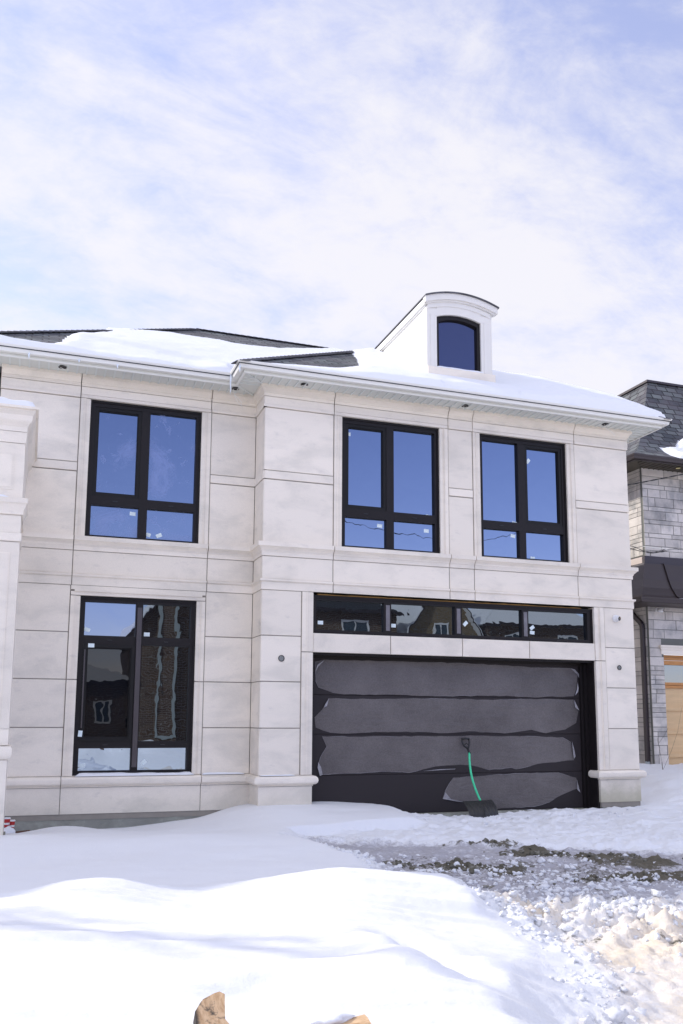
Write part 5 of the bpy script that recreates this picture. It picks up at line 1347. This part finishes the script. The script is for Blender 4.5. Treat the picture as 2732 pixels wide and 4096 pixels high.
def street_house(x0, x1, y0, y1, eave_z, ridge_z, mt, label, gable=False, chim=None, snow=True, wins=()):
    t = empty('street_house', label, 'house', ((x0+x1)/2, y0, 0), 'houses across the street')
    m = MB(); m.box(x0, x1, y0, y1, -.2, eave_z); xm = (x0+x1)/2
    if gable: m.add([(x0, y1-.01, eave_z), (x1, y1-.01, eave_z), (xm, y1-.01, ridge_z), (x0, y0, eave_z), (x1, y0, eave_z), (xm, y0, ridge_z)], [(0, 1, 2), (3, 5, 4)])
    put(m.build('wall', mt), t)
    m = MB(); ov = .5
    if gable:
        for s_ in (0, 1):
            xa = x0-ov if s_ == 0 else x1+ov; k_ = (ridge_z-eave_z)/(xm-x0)
            za = eave_z-k_*ov
            m.add([(xa, y0-ov, za), (xm, y0-ov, ridge_z), (xm, y1+ov, ridge_z), (xa, y1+ov, za), (xa, y0-ov, za+.18), (xm, y0-ov, ridge_z+.18), (xm, y1+ov, ridge_z+.18), (xa, y1+ov, za+.18)],
                  [(0, 1, 2, 3), (4, 5, 6, 7), (0, 1, 5, 4), (2, 3, 7, 6), (3, 0, 4, 7)])
    else:
        hw = (y1-y0)/2
        m.add([(x0-ov, y0-ov, eave_z), (x1+ov, y0-ov, eave_z), (x1+ov, y1+ov, eave_z), (x0-ov, y1+ov, eave_z), (x0+hw, y0+hw, ridge_z), (x1-hw, y0+hw, ridge_z)],
              [(0, 1, 5, 4), (1, 2, 5), (2, 3, 4, 5), (3, 0, 4), (0, 3, 2, 1)])
    put(m.build('roof', SNOW if snow else DRK), t)
    m = MB()
    if gable:
        for s_ in (0, 1):
            xa = x0-ov if s_ == 0 else x1+ov; k_ = (ridge_z-eave_z)/(xm-x0); za = eave_z-k_*ov
            m.add([(xa, y1+ov+.02, za-.08), (xm, y1+ov+.02, ridge_z-.08), (xm, y1+ov+.02, ridge_z+.08), (xa, y1+ov+.02, za+.08)], [(0, 1, 2, 3)])
    else: m.box(x0-ov, x1+ov, y1+ov-.02, y1+ov+.04, eave_z-.14, eave_z+.02)
    put(m.build('fascia', BROWN), t)
    for (wx, wz, ww, wh) in wins:
        m = MB(); ring(m, wx-ww/2, wx+ww/2, wz, wz+wh, .10, .10, .12, .12, y1-.02, y1+.05); m.box(wx-.03, wx+.03, y1-.02, y1+.04, wz, wz+wh)
        f_ = put(m.build('window', CUPWHITE), t); m = MB(); m.box(wx-ww/2+.05, wx+ww/2-.05, y1-.01, y1+.01, wz+.05, wz+wh-.05)
        p_ = m.build('pane', mat('far pane', (.05, .07, .09), .2)); p_.parent = f_
    if chim:
        cx_, cw, cz, cy_ = chim
        m = MB(); m.box(cx_-cw/2, cx_+cw/2, cy_-.5, cy_, 0, cz); m.box(cx_-cw/2-.1, cx_+cw/2+.1, cy_-.6, cy_+.1, cz, cz+.25); put(m.build('chimney', mt), t)
        m = MB(); ring(m, cx_-cw/2+.0, cx_+cw/2, .6, cz-.9, .14, .14, .14, .14, cy_, cy_+.06); put(m.build('chimney_trim', mat('weathered trim', (.34, .38, .38), .7)), t)
    return t
street_house(5.0, 9.6, -40, -30.5, 6.3, 9.2, BR1, 'brown brick house with a tall white trimmed chimney opposite the window', True, (6.3, .9, 8.4, -30.0), True, [(8.2, 3.6, .9, 1.3), (8.2, .9, .9, 1.4)])
street_house(-3.5, 4.6, -40, -31, 3.3, 5.3, BR1, 'low brown brick bungalow opposite the left wing', False, None, True, [(3.4, 1.3, .8, 1.2), (.8, 1.3, 1.2, 1.2)])
street_house(11.4, 18.3, -40, -31, 7.2, 9.6, BR1, 'dark brick house opposite the garage', False, None, False, [(13.2, 4.2, 1.2, 1.2), (16.0, 5.2, 1.6, 1.5)])
street_house(19.1, 23.4, -40, -31.5, 6.2, 10.0, BR2, 'buff brick gabled house opposite the garage', True, None, True, [(21.2, 5.6, 1.0, 1.2)])
street_house(24.3, 32.0, -40, -32, 7.0, 9.8, BR1, 'snowy roofed brick house opposite the neighbour', False, None, True, [(26, 4.9, 1.3, 1.5), (29.6, 4.9, 1.3, 1.5)])
# ploughed bank along the street, mirrored low in the ground floor window
xs_ = np.arange(-12, 16, .25); ys_ = np.arange(-19, -15.95, .1); Xb, Yb = np.meshgrid(xs_, ys_, indexing='ij')
Hb = .85*np.exp(-((Yb+17.4)/.6)**2)*(1+.8*fbm(Xb*.9, Yb*.9, 4, 3)+.35*fbm(Xb*5, Yb*5, 4, 4))-.2
idb = np.arange(Xb.size).reshape(Xb.shape); qb = np.stack([idb[:-1, :-1], idb[1:, :-1], idb[1:, 1:], idb[:-1, 1:]], -1).reshape(-1, 4)
tag(mesh_np('snow_bank', np.stack([Xb, Yb, Hb], -1).reshape(-1, 3), qb, SNOW), kind='structure')
# street cable mirrored in the upper panes
wire('street_cable', [[(7.6, -15.7, 8.9), (9.9, -15.7, 8.35), (13.5, -15.7, 7.95), (15.3, -15.7, 8.0), (18.7, -15.7, 9.0), (24, -15.7, 11.4)]], .011, 'overhead street cable strung from the wooden pole beside the road')
m = MB(); m.tube([(7.6, -15.7, -.2), (7.6, -15.7, 9.3)], [.14, .10], 12)
up_ = empty('utility_pole', 'wooden utility pole at the kerb across from the garage', 'pole', (7.6, -15.7, 0)); put(m.build('post', mat('pole timber', (.16, .11, .07), .85, var=.3, vscale=10, stretch=(3, 3, .3))), up_)
m = MB(); m.box(6.9, 8.3, -15.75, -15.65, 8.75, 8.87); put(m.build('crossarm', BROWN), up_)

# bare trees in the yard left of the view; their branch shadows streak the snow mound
BARK = mat('grey bark', (.12, .10, .085), .9, var=.3, vscale=12, bump=.6, bscale=30)
def bare_tree(x, y, H_, seed, lab):
    rn = random.Random(seed); t = empty('bare_tree', lab, 'tree', (x, y, 0), 'bare trees left of the house')
    tr = MB(); pts = [(x+.10*math.sin(i*.9+seed)*i/8, y+.10*math.cos(i*1.3+seed)*i/8, H_*i/10-.1) for i in range(11)]
    tr.tube(pts, [.15*(1-i/10.8)**.8 for i in range(11)], 10); put(tr.build('trunk', BARK, smooth=True), t)
    cr = MB()
    def br(p, d, L, r_, lev):
        q = [Vector(p)]; d = Vector(d).normalized(); n = 5
        for i in range(n):
            d = (d+Vector((rn.uniform(-.16, .16), rn.uniform(-.16, .16), rn.uniform(-.02, .16)))).normalized(); q.append(q[-1]+d*L/n)
        cr.tube(q, [r_*(1-i/(n+.6)) for i in range(n+1)], 5)
        if lev:
            for k in range(4 if lev == 2 else 3):
                i = rn.randint(1, n-1); a = rn.uniform(0, 6.28)
                br(q[i], d+Vector((math.cos(a)*.75, math.sin(a)*.75, rn.uniform(-.1, .3))), L*rn.uniform(.4, .65), r_*.5, lev-1)
    for k in range(34):
        f_ = rn.uniform(.25, .95); i = int(f_*10); p = Vector(pts[i]).lerp(Vector(pts[min(i+1, 10)]), f_*10-i); a = rn.uniform(0, 6.28)
        br(p, (math.cos(a)*.7, math.sin(a)*.7, .9), rn.uniform(.9, 2.0)*(1.15-f_*.6), .040*(1.1-f_*.7), 2)
    put(cr.build('crown', BARK, smooth=True), t)
bare_tree(-7.2, -1.7, 8.6, 3, 'tall bare tree in the yard left of the portico, nearest the house')
bare_tree(-8.2, -3.3, 9.2, 8, 'second bare tree in the yard left of the portico, nearer the street')
